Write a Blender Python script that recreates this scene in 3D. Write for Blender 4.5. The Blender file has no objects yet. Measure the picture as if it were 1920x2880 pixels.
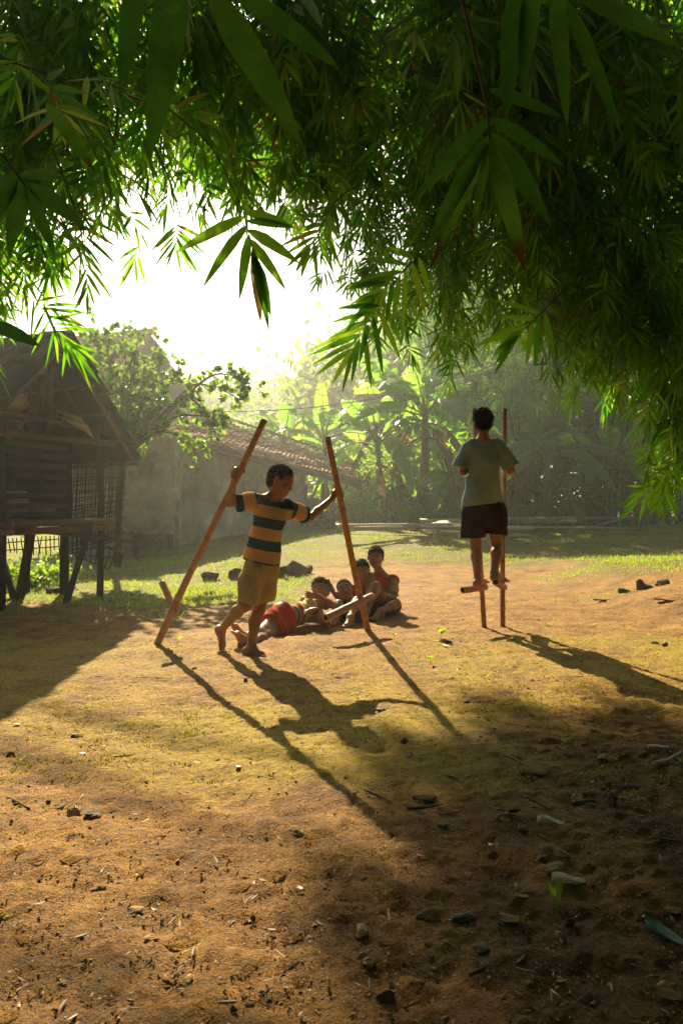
import bpy, math, random
import numpy as np
C = bpy.context
SC = C.scene
rng = np.random.RandomState(11)
random.seed(11)
R = math.radians
V = lambda *a: np.array(a, float)

# ------------------------------------------------------------------ camera, light, exposure
F = 2100.0                                   # focal length in photo pixels (1920 x 2880)
cam = bpy.data.cameras.new('camera')
cam.sensor_fit = 'VERTICAL'; cam.sensor_height = 36.0; cam.lens = 36.0*F/2880
cam.dof.use_dof = True; cam.dof.focus_distance = 6.2; cam.dof.aperture_fstop = 9.0
cam.clip_start = .05; cam.clip_end = 500
cam_ob = bpy.data.objects.new('camera', cam); SC.collection.objects.link(cam_ob)
cam_ob.location = (0, 0, 1.0); cam_ob.rotation_euler = (R(90), 0, 0)
SC.camera = cam_ob
SUN = V(-557, 2100, 1323); SUN /= np.linalg.norm(SUN)
ELEV = math.asin(SUN[2]); AZ = math.atan2(SUN[0], SUN[1])
SX, SY = -SUN[0]/SUN[2], -SUN[1]/SUN[2]      # shadow offset on the ground per metre of height

w = bpy.data.worlds.new('World'); SC.world = w; w.use_nodes = True
nt = w.node_tree
sky = nt.nodes.new('ShaderNodeTexSky'); sky.sky_type = 'NISHITA'; sky.sun_disc = False
sky.sun_elevation = ELEV; sky.sun_rotation = AZ
sky.air_density = .5; sky.dust_density = 2.0; sky.ozone_density = .4
bg = nt.nodes['Background']; bg.inputs['Strength'].default_value = .05
nt.links.new(sky.outputs[0], bg.inputs['Color'])
sl = bpy.data.lights.new('sun', 'SUN'); sl.energy = 5.0; sl.angle = R(.5); sl.color = (1, .83, .5)
so = bpy.data.objects.new('sun', sl); SC.collection.objects.link(so)
from mathutils import Vector
so.rotation_euler = Vector(SUN).to_track_quat('Z', 'Y').to_euler()
vs = SC.view_settings
SC.display_settings.display_device = 'sRGB'
vs.view_transform = 'Standard'; vs.look = 'None'; vs.exposure = 1.45; vs.gamma = 1.0
SC.render.engine = 'CYCLES'
cy = SC.cycles
cy.max_bounces = 7; cy.diffuse_bounces = 3; cy.glossy_bounces = 2; cy.transmission_bounces = 5
cy.transparent_max_bounces = 8; cy.volume_bounces = 0
cy.use_denoising = True
try: cy.denoiser = 'OPENIMAGEDENOISE'
except Exception: pass
cy.sample_clamp_indirect = 4.0; cy.sample_clamp_direct = 0

# ------------------------------------------------------------------ helpers
def at(px, py, Y):
    return V((px-960)/F*Y, Y, 1-(py-1440)/F*Y)
def nrm(v): v = np.asarray(v, float); return v/(np.linalg.norm(v)+1e-12)
def sstep(a, b, x):
    t = np.clip((x-a)/(b-a), 0, 1); return t*t*(3-2*t)
def nz(x, y, s=1.0, o=0.0):                 # cheap smooth noise in [-1, 1]
    x = x*s+o; y = y*s-o*.7
    return (np.sin(x*1.7+1.3*np.sin(y*1.1+.4))+np.sin(y*2.1+1.1*np.sin(x*.9+2))+np.sin((x+y)*1.33+1.7*np.sin((x-y)*.71)))/3
def gz(x, y):                               # terrain height
    x = np.asarray(x, float); y = np.asarray(y, float)
    z = .52*sstep(9.5, 20, y)*(.35+.65*sstep(-5.5, -1.5, x))+.012*np.clip(y-20, 0, 60)
    z = z + .26*sstep(2.6, 4.2, x+.25*nz(x, y, 1.3))*sstep(5.4, 7.2, y)*(1-sstep(10.5, 14, y))
    z = z + .3*sstep(4, 9, x)*sstep(2, 8, y)*(1-sstep(16, 22, y))
    z = z + .014*nz(x, y, 1.1, 3)+.01*nz(x, y, 4.3, 9)
    return z
def gp(px, py):                             # ground point seen at a photo pixel
    lo, hi = (1.2, 14.0) if py > 1600 else (13.0, 45.0)
    for _ in range(50):
        m = .5*(lo+hi); p = at(px, py, m)
        if p[2] > gz(p[0], p[1]): lo = m
        else: hi = m
    p = at(px, py, lo); p[2] = gz(p[0], p[1]); return p

class MB:
    """collects geometry for ONE mesh object"""
    def __init__(s): s.v = []; s.q = []; s.t = []; s.a = {}; s.n = 0
    def add(s, co, q=None, t=None, **at_):
        co = np.asarray(co, float).reshape(-1, 3)
        if q is not None and len(q): s.q.append(np.asarray(q, np.int64).reshape(-1, 4)+s.n)
        if t is not None and len(t): s.t.append(np.asarray(t, np.int64).reshape(-1, 3)+s.n)
        for k, x in at_.items():
            s.a.setdefault(k, []).append((s.n, np.broadcast_to(np.asarray(x, float), (len(co),))))
        s.v.append(co); s.n += len(co)
    def tube(s, pts, rad, n=8, cap=True, v=None, hollow=False):
        pts = np.asarray(pts, float); m = len(pts); rad = np.broadcast_to(np.asarray(rad, float), (m,))
        T = np.gradient(pts, axis=0); T /= np.linalg.norm(T, axis=1)[:, None]+1e-12
        ref = V(0, 0, 1) if abs(T[0][2]) < .9 else V(1, 0, 0)
        U = np.empty_like(pts); u = nrm(np.cross(T[0], ref))
        for i in range(m):
            u = nrm(u-T[i]*np.dot(u, T[i])); U[i] = u
        W = np.cross(T, U); an = np.arange(n)*2*np.pi/n
        vv = pts[:, None]+rad[:, None, None]*(np.cos(an)[None, :, None]*U[:, None]+np.sin(an)[None, :, None]*W[:, None])
        i = np.arange(m-1)[:, None]*n; j = np.arange(n)[None]; k = (j+1) % n
        q = np.stack([i+j, i+k, i+n+k, i+n+j], -1).reshape(-1, 4)
        vv = vv.reshape(-1, 3); t = []
        if cap:
            if hollow:                      # open bamboo end: a ring and a recessed floor
                pass
            vv = np.vstack([vv, pts[0], pts[-1]])
            b, e = m*n, m*n+1
            t = [[b, (a+1) % n, a] for a in range(n)]+[[e, (m-1)*n+a, (m-1)*n+(a+1) % n] for a in range(n)]
        u_ = np.repeat(np.linspace(0, 1, m), n)
        if cap: u_ = np.append(u_, [0, 1])
        s.add(vv, q, t, v=(random.random() if v is None else v), u=u_)
    def box(s, c, d, ax=None, v=None, jit=0):
        """box centred at c with full dims d along the axes ax (rows)"""
        ax = np.eye(3) if ax is None else np.asarray(ax, float)
        k = np.array([[x, y, z] for x in (-.5, .5) for y in (-.5, .5) for z in (-.5, .5)])*np.asarray(d, float)
        if jit: k = k+(rng.rand(8, 3)-.5)*jit
        vv = np.asarray(c, float)+k@ax
        q = [[0, 1, 3, 2], [4, 6, 7, 5], [0, 4, 5, 1], [2, 3, 7, 6], [0, 2, 6, 4], [1, 5, 7, 3]]
        s.add(vv, q, v=(random.random() if v is None else v))
    def beam(s, a, b, w_, h_, up=(0, 0, 1), v=None):
        a = np.asarray(a, float); b = np.asarray(b, float); x = nrm(b-a)
        y = nrm(np.cross(np.asarray(up, float), x)); z = np.cross(x, y)
        s.box((a+b)/2, (np.linalg.norm(b-a), w_, h_), [x, y, z], v)
    def build(s, name, mat, parent=None, loc=None, smooth=True, col=None):
        me = bpy.data.meshes.new(name)
        v = np.vstack(s.v) if s.v else np.zeros((0, 3))
        off = V(0, 0, 0)
        if loc is not None: off = np.asarray(loc, float)
        elif parent is not None: off = np.asarray(root_loc(parent))
        me.vertices.add(len(v)); me.vertices.foreach_set('co', (v-off).astype(np.float32).ravel())
        q = np.vstack(s.q) if s.q else np.zeros((0, 4), np.int64); t = np.vstack(s.t) if s.t else np.zeros((0, 3), np.int64)
        nl = len(q)*4+len(t)*3
        me.loops.add(nl); me.loops.foreach_set('vertex_index', np.concatenate([q.ravel(), t.ravel()]).astype(np.int32))
        me.polygons.add(len(q)+len(t))
        st = np.concatenate([np.arange(len(q))*4, len(q)*4+np.arange(len(t))*3]).astype(np.int32)
        me.polygons.foreach_set('loop_start', st)
        me.polygons.foreach_set('use_smooth', np.full(len(q)+len(t), smooth))
        for k, lst in s.a.items():
            a = np.zeros(len(v))
            for st_, x in lst: a[st_:st_+len(x)] = x
            at_ = me.attributes.new(k, 'FLOAT', 'POINT'); at_.data.foreach_set('value', a.astype(np.float32))
        me.update(calc_edges=True); me.validate()
        ob = bpy.data.objects.new(name, me); SC.collection.objects.link(ob)
        if mat is not None: me.materials.append(mat)
        if parent is not None: ob.parent = parent
        elif loc is not None: ob.location = loc
        return ob
def root_loc(o):
    while o.parent is not None: o = o.parent
    return o.location
def tag(o, label=None, cat=None, group=None, kind=None):
    if label: o['label'] = label
    if cat: o['category'] = cat
    if group: o['group'] = group
    if kind: o['kind'] = kind
    return o
def thing(name, label, cat, loc=(0, 0, 0), group=None):
    o = bpy.data.objects.new(name, None); SC.collection.objects.link(o)
    o.location = [float(a) for a in loc]; o.empty_display_size = .1
    return tag(o, label, cat, group)

# ------------------------------------------------------------------ materials
def mat_new(name):
    m = bpy.data.materials.new(name); m.use_nodes = True
    n = m.node_tree; n.nodes.clear()
    return m, n.nodes, n.links, n.nodes.new('ShaderNodeOutputMaterial')
def ramp(N, stops, interp='LINEAR'):
    r = N.new('ShaderNodeValToRGB'); e = r.color_ramp; e.interpolation = interp
    while len(e.elements) < len(stops): e.elements.new(.5)
    for el, (p, c) in zip(e.elements, stops): el.position = p; el.color = (*c, 1) if len(c) == 3 else c
    return r
def noise(N, L, scale, detail=4, vec=None, rough=.6):
    n = N.new('ShaderNodeTexNoise'); n.inputs['Scale'].default_value = scale; n.inputs['Detail'].default_value = detail
    n.inputs['Roughness'].default_value = rough
    if vec is not None: L.new(vec, n.inputs['Vector'])
    return n
def mixc(N, L, f, a, b, blend='MIX'):
    m = N.new('ShaderNodeMix'); m.data_type = 'RGBA'; m.blend_type = blend
    for sock, x in ((m.inputs['Factor'], f), (m.inputs[6], a), (m.inputs[7], b)):
        if isinstance(x, (int, float)): sock.default_value = x
        elif isinstance(x, tuple): sock.default_value = (*x, 1)
        else: L.new(x, sock)
    return m.outputs[2]
def pmat(name, c1, c2, scale=8, rough=.8, bump=.0, bscale=40, attr=True, stretch=None, spec=.3, transl=0, tcol=None):
    """two-colour noisy material; the per-piece attribute v shifts the mix"""
    m, N, L, out = mat_new(name)
    tc = N.new('ShaderNodeTexCoord').outputs['Object']
    if stretch:
        mp = N.new('ShaderNodeMapping'); mp.inputs['Scale'].default_value = stretch; L.new(tc, mp.inputs[0]); tc = mp.outputs[0]
    n = noise(N, L, scale, 6, tc)
    f = n.outputs['Fac']
    if attr:
        a = N.new('ShaderNodeAttribute'); a.attribute_name = 'v'
        x = N.new('ShaderNodeMath'); x.operation = 'MULTIPLY_ADD'; L.new(a.outputs['Fac'], x.inputs[0]); x.inputs[1].default_value = .7; x.inputs[2].default_value = -.35
        y = N.new('ShaderNodeMath'); y.operation = 'ADD'; L.new(f, y.inputs[0]); L.new(x.outputs[0], y.inputs[1]); f = y.outputs[0]
    r = ramp(N, [(.3, c1), (.7, c2)]); L.new(f, r.inputs[0])
    b = N.new('ShaderNodeBsdfPrincipled'); L.new(r.outputs[0], b.inputs['Base Color'])
    b.inputs['Roughness'].default_value = rough; b.inputs['Specular IOR Level'].default_value = spec
    if bump:
        bn = noise(N, L, bscale, 5, tc); bp = N.new('ShaderNodeBump'); bp.inputs['Strength'].default_value = bump
        bp.inputs['Distance'].default_value = .02
        L.new(bn.outputs['Fac'], bp.inputs['Height']); L.new(bp.outputs[0], b.inputs['Normal'])
    sh = b.outputs[0]
    if transl:
        t = N.new('ShaderNodeBsdfTranslucent')
        if tcol: t.inputs['Color'].default_value = (*tcol, 1)
        else: L.new(r.outputs[0], t.inputs['Color'])
        ms = N.new('ShaderNodeMixShader'); ms.inputs[0].default_value = transl
        L.new(sh, ms.inputs[1]); L.new(t.outputs[0], ms.inputs[2]); sh = ms.outputs[0]
    L.new(sh, out.inputs['Surface'])
    return m
def leafmat(name, stops, tstops, transl=.5, rough=.4, spec=.4, rib=True, tip=None, blotch=0):
    """leaf: per-leaf colour from attribute v, lighter midrib from w, light passing through"""
    m, N, L, out = mat_new(name)
    a = N.new('ShaderNodeAttribute'); a.attribute_name = 'v'
    r1 = ramp(N, stops); L.new(a.outputs['Fac'], r1.inputs[0])
    r2 = ramp(N, tstops); L.new(a.outputs['Fac'], r2.inputs[0])
    c1, c2 = r1.outputs[0], r2.outputs[0]
    if blotch:                              # uneven green, fine streaks and spots
        tc = N.new('ShaderNodeTexCoord').outputs['Object']; n1 = noise(N, L, 9, 6, tc, .75); n2 = noise(N, L, 140, 2, tc)
        rr = ramp(N, [(.3, (.5, .55, .5)), (.6, (1.15, 1.1, 1.1))]); L.new(n1.outputs['Fac'], rr.inputs[0]); r3 = ramp(N, [(.62, (1, 1, 1)), (.72, (.45, .35, .3))]); L.new(n2.outputs['Fac'], r3.inputs[0])
        for _ in (rr, r3): c1 = mixc(N, L, blotch, c1, _.outputs[0], 'MULTIPLY'); c2 = mixc(N, L, blotch, c2, _.outputs[0], 'MULTIPLY')
    if tip:
        u = N.new('ShaderNodeAttribute'); u.attribute_name = 'u'
        tm = N.new('ShaderNodeMath'); tm.operation = 'MULTIPLY'; L.new(u.outputs['Fac'], tm.inputs[0]); L.new(a.outputs['Fac'], tm.inputs[1])
        tr = ramp(N, [(.72, (0, 0, 0)), (.8, (1, 1, 1))]); L.new(tm.outputs[0], tr.inputs[0])
        c1 = mixc(N, L, tr.outputs[0], c1, tip); c2 = mixc(N, L, tr.outputs[0], c2, tip)
    if rib:
        wv = N.new('ShaderNodeAttribute'); wv.attribute_name = 'w'
        ab = N.new('ShaderNodeMath'); ab.operation = 'ABSOLUTE'; L.new(wv.outputs['Fac'], ab.inputs[0])
        wr = ramp(N, [(.04, (1, 1, 1)), (.12, (0, 0, 0))]); L.new(ab.outputs[0], wr.inputs[0])
        mm = N.new('ShaderNodeMath'); mm.operation = 'MULTIPLY'; L.new(wr.outputs[0], mm.inputs[0]); mm.inputs[1].default_value = .35
        c1 = mixc(N, L, mm.outputs[0], c1, mixc(N, L, .75, (.2, .24, .06), c1))
    b = N.new('ShaderNodeBsdfPrincipled'); L.new(c1, b.inputs['Base Color']); b.inputs['Roughness'].default_value = rough
    b.inputs['Specular IOR Level'].default_value = spec
    t = N.new('ShaderNodeBsdfTranslucent'); L.new(c2, t.inputs['Color'])
    ms = N.new('ShaderNodeMixShader'); ms.inputs[0].default_value = transl
    L.new(b.outputs[0], ms.inputs[1]); L.new(t.outputs[0], ms.inputs[2]); L.new(ms.outputs[0], out.inputs['Surface'])
    return m
M = {}
M['bamboo_leaf'] = leafmat('bamboo_leaf', [(0, (.006, .020, .004)), (.8, (.016, .042, .006)), (.97, (.02, .045, .007)), (.99, (.08, .055, .02))],
                           [(0, (.10, .42, .012)), (.8, (.38, .76, .02)), (.97, (.55, .8, .04)), (.99, (.4, .26, .06))], .5, .45, .3)
M['big_leaf'] = leafmat('big_leaf', [(0, (.006, .018, .004)), (1, (.013, .036, .006))], [(0, (.05, .2, .01)), (1, (.14, .38, .015))], .5, .45, .35, tip=(.1, .045, .015), blotch=.9)
M['banana_leaf'] = leafmat('banana_leaf', [(0, (.05, .13, .035)), (.9, (.1, .2, .05)), (1, (.2, .14, .05))],
                           [(0, (.22, .58, .06)), (.9, (.48, .76, .07)), (1, (.5, .42, .1))], .55, .28, .6)
M['round_leaf'] = leafmat('round_leaf', [(0, (.03, .075, .012)), (1, (.08, .14, .03))], [(0, (.2, .42, .03)), (1, (.42, .6, .05))], .48, .3, .6, rib=False)
M['bush_leaf'] = leafmat('bush_leaf', [(0, (.03, .08, .015)), (1, (.08, .14, .03))], [(0, (.24, .5, .04)), (1, (.5, .68, .06))], .5, .4, .5, rib=False)
M['far_leaf'] = leafmat('far_leaf', [(0, (.05, .1, .02)), (1, (.1, .15, .03))], [(0, (.2, .38, .04)), (1, (.45, .52, .06))], .5, .6, .2, rib=False)
M['grass'] = leafmat('grass', [(0, (.05, .11, .012)), (.8, (.1, .15, .02)), (1, (.2, .15, .05))], [(0, (.35, .65, .02)), (.8, (.62, .74, .03)), (1, (.5, .4, .1))], .5, .5, .3, rib=False)
M['dry_leaf'] = leafmat('dry_leaf', [(0, (.12, .07, .03)), (1, (.24, .15, .06))], [(0, (.2, .1, .03)), (1, (.35, .2, .06))], .35, .8, .15, rib=False)
M['twig'] = pmat('twig', (.035, .03, .012), (.09, .07, .03), 30, .7)
M['culm_green'] = pmat('culm_green', (.05, .06, .02), (.12, .11, .04), 6, .5)
M['bamboo_pole'] = pmat('bamboo_pole', (.28, .13, .045), (.42, .22, .08), 5, .38, .15, 60, stretch=(6, 6, 1), spec=.45)
M['bamboo_dry'] = pmat('bamboo_dry', (.3, .22, .11), (.55, .43, .24), 4, .55, .1)
M['old_bamboo'] = pmat('old_bamboo', (.11, .055, .017), (.22, .115, .038), 5, .65, .2)
M['old_wood'] = pmat('old_wood', (.018, .013, .007), (.05, .034, .018), 9, .85, .4)
M['plank'] = pmat('plank', (.022, .014, .007), (.065, .038, .017), 7, .8, .3)
M['thatch'] = pmat('thatch', (.02, .016, .01), (.055, .043, .025), 6, .9, .5, 30)
M['tile'] = pmat('tile', (.4, .19, .09), (.7, .42, .25), 3, .8, .3, 30)
M['bark'] = pmat('bark', (.07, .05, .03), (.16, .12, .07), 12, .9, .6, 30)
M['banana_stem'] = pmat('banana_stem', (.14, .12, .04), (.3, .22, .1), 5, .6, .3, 25, stretch=(1, 1, .25))
M['petiole'] = pmat('petiole', (.14, .2, .04), (.26, .3, .07), 5, .5)
M['plaster'] = None
M['stone'] = pmat('stone', (.1, .07, .04), (.28, .19, .1), 9, .85, .5, 30)
M['dark_stone'] = pmat('dark_stone', (.07, .045, .024), (.18, .115, .06), 9, .9, .5, 30)
M['clay_shard'] = pmat('clay_shard', (.22, .12, .05), (.38, .24, .11), 15, .85, .3, 60)
M['metal'] = pmat('metal', (.2, .2, .2), (.35, .35, .34), 5, .5)

# ------------------------------------------------------------------ leaf geometry
PROF = {'lance': ([0, .1, .32, .62, .86, 1], [.1, .62, 1, .82, .4, .02]),
        'lance4': ([0, .25, .62, 1], [.15, 1, .8, .02]),
        'oval': ([0, .2, .55, .85, 1], [.15, .75, 1, .65, .05]),
        'blade': ([0, .5, 1], [1, .8, .05])}
def leaves(mb, B, D, S, Ln, Wd, droop, prof='lance4', fold=.25, v=None):
    """B base, D direction, S side vector (all (n,3)); vectorised lanceolate leaves"""
    n = len(B)
    if n == 0: return
    t, pw = map(np.array, PROF[prof]); m = len(t)
    D = D/(np.linalg.norm(D, axis=1)[:, None]+1e-9)
    S = S-D*np.sum(S*D, 1)[:, None]; S /= np.linalg.norm(S, axis=1)[:, None]+1e-9
    Nn = np.cross(D, S)
    Ln = np.broadcast_to(Ln, (n,)); Wd = np.broadcast_to(Wd, (n,)); droop = np.broadcast_to(droop, (n,))
    mid = B[:, None]+D[:, None]*(Ln[:, None]*t[None])[..., None]
    mid = mid+np.array([0, 0, -1.])*(droop[:, None]*Ln[:, None]*t[None]**2)[..., None]
    hw = (.5*Wd[:, None]*pw[None])[..., None]
    a = mid-S[:, None]*hw+Nn[:, None]*hw*fold; b = mid+S[:, None]*hw+Nn[:, None]*hw*fold
    vv = np.stack([a, mid, b], 2).reshape(-1, 3)             # n, m, 3
    i = (np.arange(n)*m*3)[:, None]+(np.arange(m-1)*3)[None]
    i = i.reshape(-1)
    q = np.vstack([np.stack([i, i+1, i+4, i+3], 1), np.stack([i+1, i+2, i+5, i+4], 1)])
    vr = rng.rand(n) if v is None else np.broadcast_to(v, (n,))
    mb.add(vv, q, v=np.repeat(vr, m*3), u=np.tile(np.repeat(t, 3), n), w=np.tile([-1, 0, 1], n*m))
def rand_unit(n):
    v = rng.randn(n, 3); return v/np.linalg.norm(v, axis=1)[:, None]
def sprays(mb, B, D, nleaf=8, L=.17, W=.024, tw=.12, prof='lance4', droop=.12, vv=None, flat=None):
    """bamboo sprays: alternate leaves along a short twig ending in a terminal leaf"""
    n = len(B); D = D/np.linalg.norm(D, axis=1)[:, None]
    U = np.cross(D, rand_unit(n)) if flat is None else np.cross(D, flat); U /= np.linalg.norm(U, axis=1)[:, None]+1e-9
    for j in range(nleaf):
        f = j/(nleaf-1.); sg = 1 if j % 2 else -1
        ang = (1-f)*1.05+.12+rng.randn(n)*.14
        if j == nleaf-1: ang *= .3
        d = D*np.cos(ang)[:, None]+U*(sg*np.sin(ang))[:, None]+rand_unit(n)*.16
        keep = rng.rand(n) < .93
        Ls = L*(.65+.5*np.sin(math.pi*(.25+.6*f)))*(.75+.5*rng.rand(n))
        b = B+D*(tw*f)[..., None] if np.ndim(f) else B+D*tw*f
        sd = np.cross(d, np.cross(D, U))+rand_unit(n)*.35
        leaves(mb, b[keep], d[keep], sd[keep], Ls[keep], (W*(.8+.4*rng.rand(n)))[keep], (droop*(.4+1.2*rng.rand(n)))[keep], prof,
               v=None if vv is None else vv)
def bez(p, n):
    p = np.asarray(p, float); t = np.linspace(0, 1, n)[:, None]
    if len(p) == 3: return (1-t)**2*p[0]+2*t*(1-t)*p[1]+t*t*p[2]
    return (1-t)**3*p[0]+3*t*(1-t)**2*p[1]+3*t*t*(1-t)*p[2]+t**3*p[3]
def polyline(p, n):                         # smooth path through given points
    p = np.asarray(p, float); k = len(p); t = np.linspace(0, k-1, n); o = []
    q = np.vstack([2*p[0]-p[1], p, 2*p[-1]-p[-2]])
    for x in t:
        i = min(int(x), k-2); f = x-i; a, b, c, d = q[i], q[i+1], q[i+2], q[i+3]
        o.append(.5*((2*b)+(c-a)*f+(2*a-5*b+4*c-d)*f*f+(3*b-a-3*c+d)*f**3))
    return np.array(o)
# ------------------------------------------------------------------ ground
def ground_material():
    m, N, L, out = mat_new('dirt_and_moss')
    tc = N.new('ShaderNodeTexCoord').outputs['Object']
    big = noise(N, L, .55, 5, tc); mid = noise(N, L, 3.2, 8, tc, .7); fine = noise(N, L, 38, 6, tc, .7); grit = noise(N, L, 150, 3, tc, .7)
    dirt = ramp(N, [(.3, (.15, .066, .012)), (.5, (.38, .18, .03)), (.7, (.58, .31, .065))]); L.new(mid.outputs['Fac'], dirt.inputs[0])
    dk = ramp(N, [(.3, (.45, .42, .4)), (.55, (1, 1, 1)), (.75, (1.25, 1.2, 1.1))]); L.new(fine.outputs['Fac'], dk.inputs[0])
    c = mixc(N, L, 1.0, dirt.outputs[0], dk.outputs[0], 'MULTIPLY')
    gr = ramp(N, [(.36, (.35, .33, .3)), (.5, (1, 1, 1)), (.66, (1.35, 1.3, 1.2))]); L.new(grit.outputs['Fac'], gr.inputs[0])
    c = mixc(N, L, .8, c, gr.outputs[0], 'MULTIPLY')
    # moss: attribute painted over the middle of the yard, broken up by noise
    a = N.new('ShaderNodeAttribute'); a.attribute_name = 'moss'
    mn = N.new('ShaderNodeMath'); mn.operation = 'MULTIPLY_ADD'; L.new(mid.outputs['Fac'], mn.inputs[0]); mn.inputs[1].default_value = 2.6; mn.inputs[2].default_value = -1.3
    bn = N.new('ShaderNodeMath'); bn.operation = 'MULTIPLY_ADD'; L.new(big.outputs['Fac'], bn.inputs[0]); bn.inputs[1].default_value = 2.0; L.new(mn.outputs[0], bn.inputs[2])
    sm = N.new('ShaderNodeMath'); sm.operation = 'MULTIPLY'; L.new(a.outputs['Fac'], sm.inputs[0]); L.new(bn.outputs[0], sm.inputs[1])
    fn = N.new('ShaderNodeMath'); fn.operation = 'MULTIPLY_ADD'; L.new(fine.outputs['Fac'], fn.inputs[0]); fn.inputs[1].default_value = .5; fn.inputs[2].default_value = -.25
    s2 = N.new('ShaderNodeMath'); s2.operation = 'ADD'; L.new(sm.outputs[0], s2.inputs[0]); L.new(fn.outputs[0], s2.inputs[1])
    mr = ramp(N, [(.42, (0, 0, 0)), (.95, (.85, .85, .85))]); L.new(s2.outputs[0], mr.inputs[0])
    mc = ramp(N, [(.3, (.24, .16, .008)), (.7, (.52, .37, .018))]); L.new(fine.outputs['Fac'], mc.inputs[0])
    c = mixc(N, L, mr.outputs[0], c, mc.outputs[0])
    # turf under the grass
    g = N.new('ShaderNodeAttribute'); g.attribute_name = 'turf'
    tcx = ramp(N, [(.35, (.06, .07, .012)), (.65, (.15, .15, .03))]); L.new(fine.outputs['Fac'], tcx.inputs[0])
    gm = N.new('ShaderNodeMath'); gm.operation = 'MULTIPLY'; L.new(g.outputs['Fac'], gm.inputs[0]); gm.inputs[1].default_value = .8
    c = mixc(N, L, gm.outputs[0], c, tcx.outputs[0])
    # front-right shade painted into the soil colour, together with dark humus
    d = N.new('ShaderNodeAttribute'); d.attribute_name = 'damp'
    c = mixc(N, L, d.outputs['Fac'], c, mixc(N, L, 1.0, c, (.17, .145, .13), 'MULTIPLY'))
    b = N.new('ShaderNodeBsdfPrincipled'); L.new(c, b.inputs['Base Color']); b.inputs['Roughness'].default_value = .82
    b.inputs['Specular IOR Level'].default_value = .3
    h1 = N.new('ShaderNodeMath'); h1.operation = 'MULTIPLY_ADD'; L.new(fine.outputs['Fac'], h1.inputs[0]); h1.inputs[1].default_value = 2.2; L.new(grit.outputs['Fac'], h1.inputs[2])
    bp = N.new('ShaderNodeBump'); bp.inputs['Strength'].default_value = .9; bp.inputs['Distance'].default_value = .012
    L.new(h1.outputs[0], bp.inputs['Height']); L.new(bp.outputs[0], b.inputs['Normal'])
    L.new(b.outputs[0], out.inputs['Surface'])
    return m
def turf_mask(x, y):
    px = 960+F*x/np.maximum(y, .1)
    g = sstep(7.2, 8.6, y+.7*nz(x, y, 1.4))*(1-sstep(790, 930, px+60*nz(x, y, 1.1, 4)))
    g = np.maximum(g, sstep(12.0, 14.5, y+1.2*nz(x, y, .9, 2)))
    g = np.maximum(g, .9*sstep(1480, 1700, px)*sstep(9.2, 10.8, y+.6*nz(x, y, 1.7, 5))); g = np.maximum(g, .25*sstep(2.4, 3.0, x)*sstep(7.2, 8.6, y+.7*nz(x, y, 2.1, 3))*sstep(-.2, .5, nz(x, y, 2.6, 9)))
    return g
def build_ground():
    def axis(segs):
        o = []
        for a, b, s in segs: o.append(np.arange(a, b-1e-6, s))
        o.append([segs[-1][1]]); return np.concatenate(o)
    xs = axis([(-220, -40, 30), (-40, -10, 3), (-10, -3, .3), (-3, 3.2, .03), (3.2, 6, .08), (6, 12, .5), (12, 40, 4), (40, 220, 30)])
    ys = axis([(-40, -4, 6), (-4, 1, .5), (1, 4.5, .022), (4.5, 9, .04), (9, 16, .12), (16, 40, .6), (40, 100, 5), (100, 400, 50)])
    X, Y = np.meshgrid(xs, ys)
    Z = gz(X, Y)
    near = sstep(.8, 1.2, Y)*(1-sstep(8, 12, Y))
    rgh = .75+.7*sstep(.5, 1.4, X)*(1-sstep(3, 4.5, Y))+.4*(1-sstep(1.8, 2.8, Y))
    Z = Z+near*rgh*(.009*nz(X, Y, 13, 1)+.007*nz(X, Y, 29, 5)+.005*nz(X, Y, 61, 8)+.0035*rng.randn(*X.shape))
    ny, nx = X.shape
    i = (np.arange(ny-1)[:, None]*nx+np.arange(nx-1)[None]).ravel()
    q = np.stack([i, i+1, i+nx+1, i+nx], 1)
    moss = sstep(1.9, 2.9, Y+.35*nz(X, Y, 1.3, 6))*(1-.6*sstep(4.5, 6.5, Y+.8*nz(X, Y, .9, 8)))*(1-sstep(7, 12, Y))*(1-.5*sstep(.4, 1.0, X)*(1-sstep(3.0, 3.6, Y)))
    moss = moss*(.55+.45*sstep(-.4, .5, nz(X, Y, 1.0, 11)))
    damp = sstep(.0, .7, X+.3*nz(X, Y, 2.1, 3)+.12*nz(X, Y, 7, 1))*(1-sstep(2.9, 3.5, Y+.25*nz(X, Y, 3, 2)+.1*nz(X, Y, 9, 4)))*(.7+.3*nz(X, Y, 4, 8))  # mask that deepens the shade of the front right in the ground colour
    damp = np.maximum(damp, .5*(1-sstep(1.9, 2.7, Y+.3*nz(X, Y, 1.7, 13)))*(.7+.3*nz(X, Y, 5, 3)))  # soil also darker along the near edge
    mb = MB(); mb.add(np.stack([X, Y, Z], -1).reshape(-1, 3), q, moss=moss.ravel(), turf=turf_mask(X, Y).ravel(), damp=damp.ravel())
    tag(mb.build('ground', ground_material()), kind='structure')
build_ground()
M['moss'] = leafmat('moss', [(0, (.16, .14, .015)), (1, (.34, .27, .03))], [(0, (.3, .32, .02)), (1, (.5, .45, .04))], .4, .7, .15, rib=False)
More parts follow.
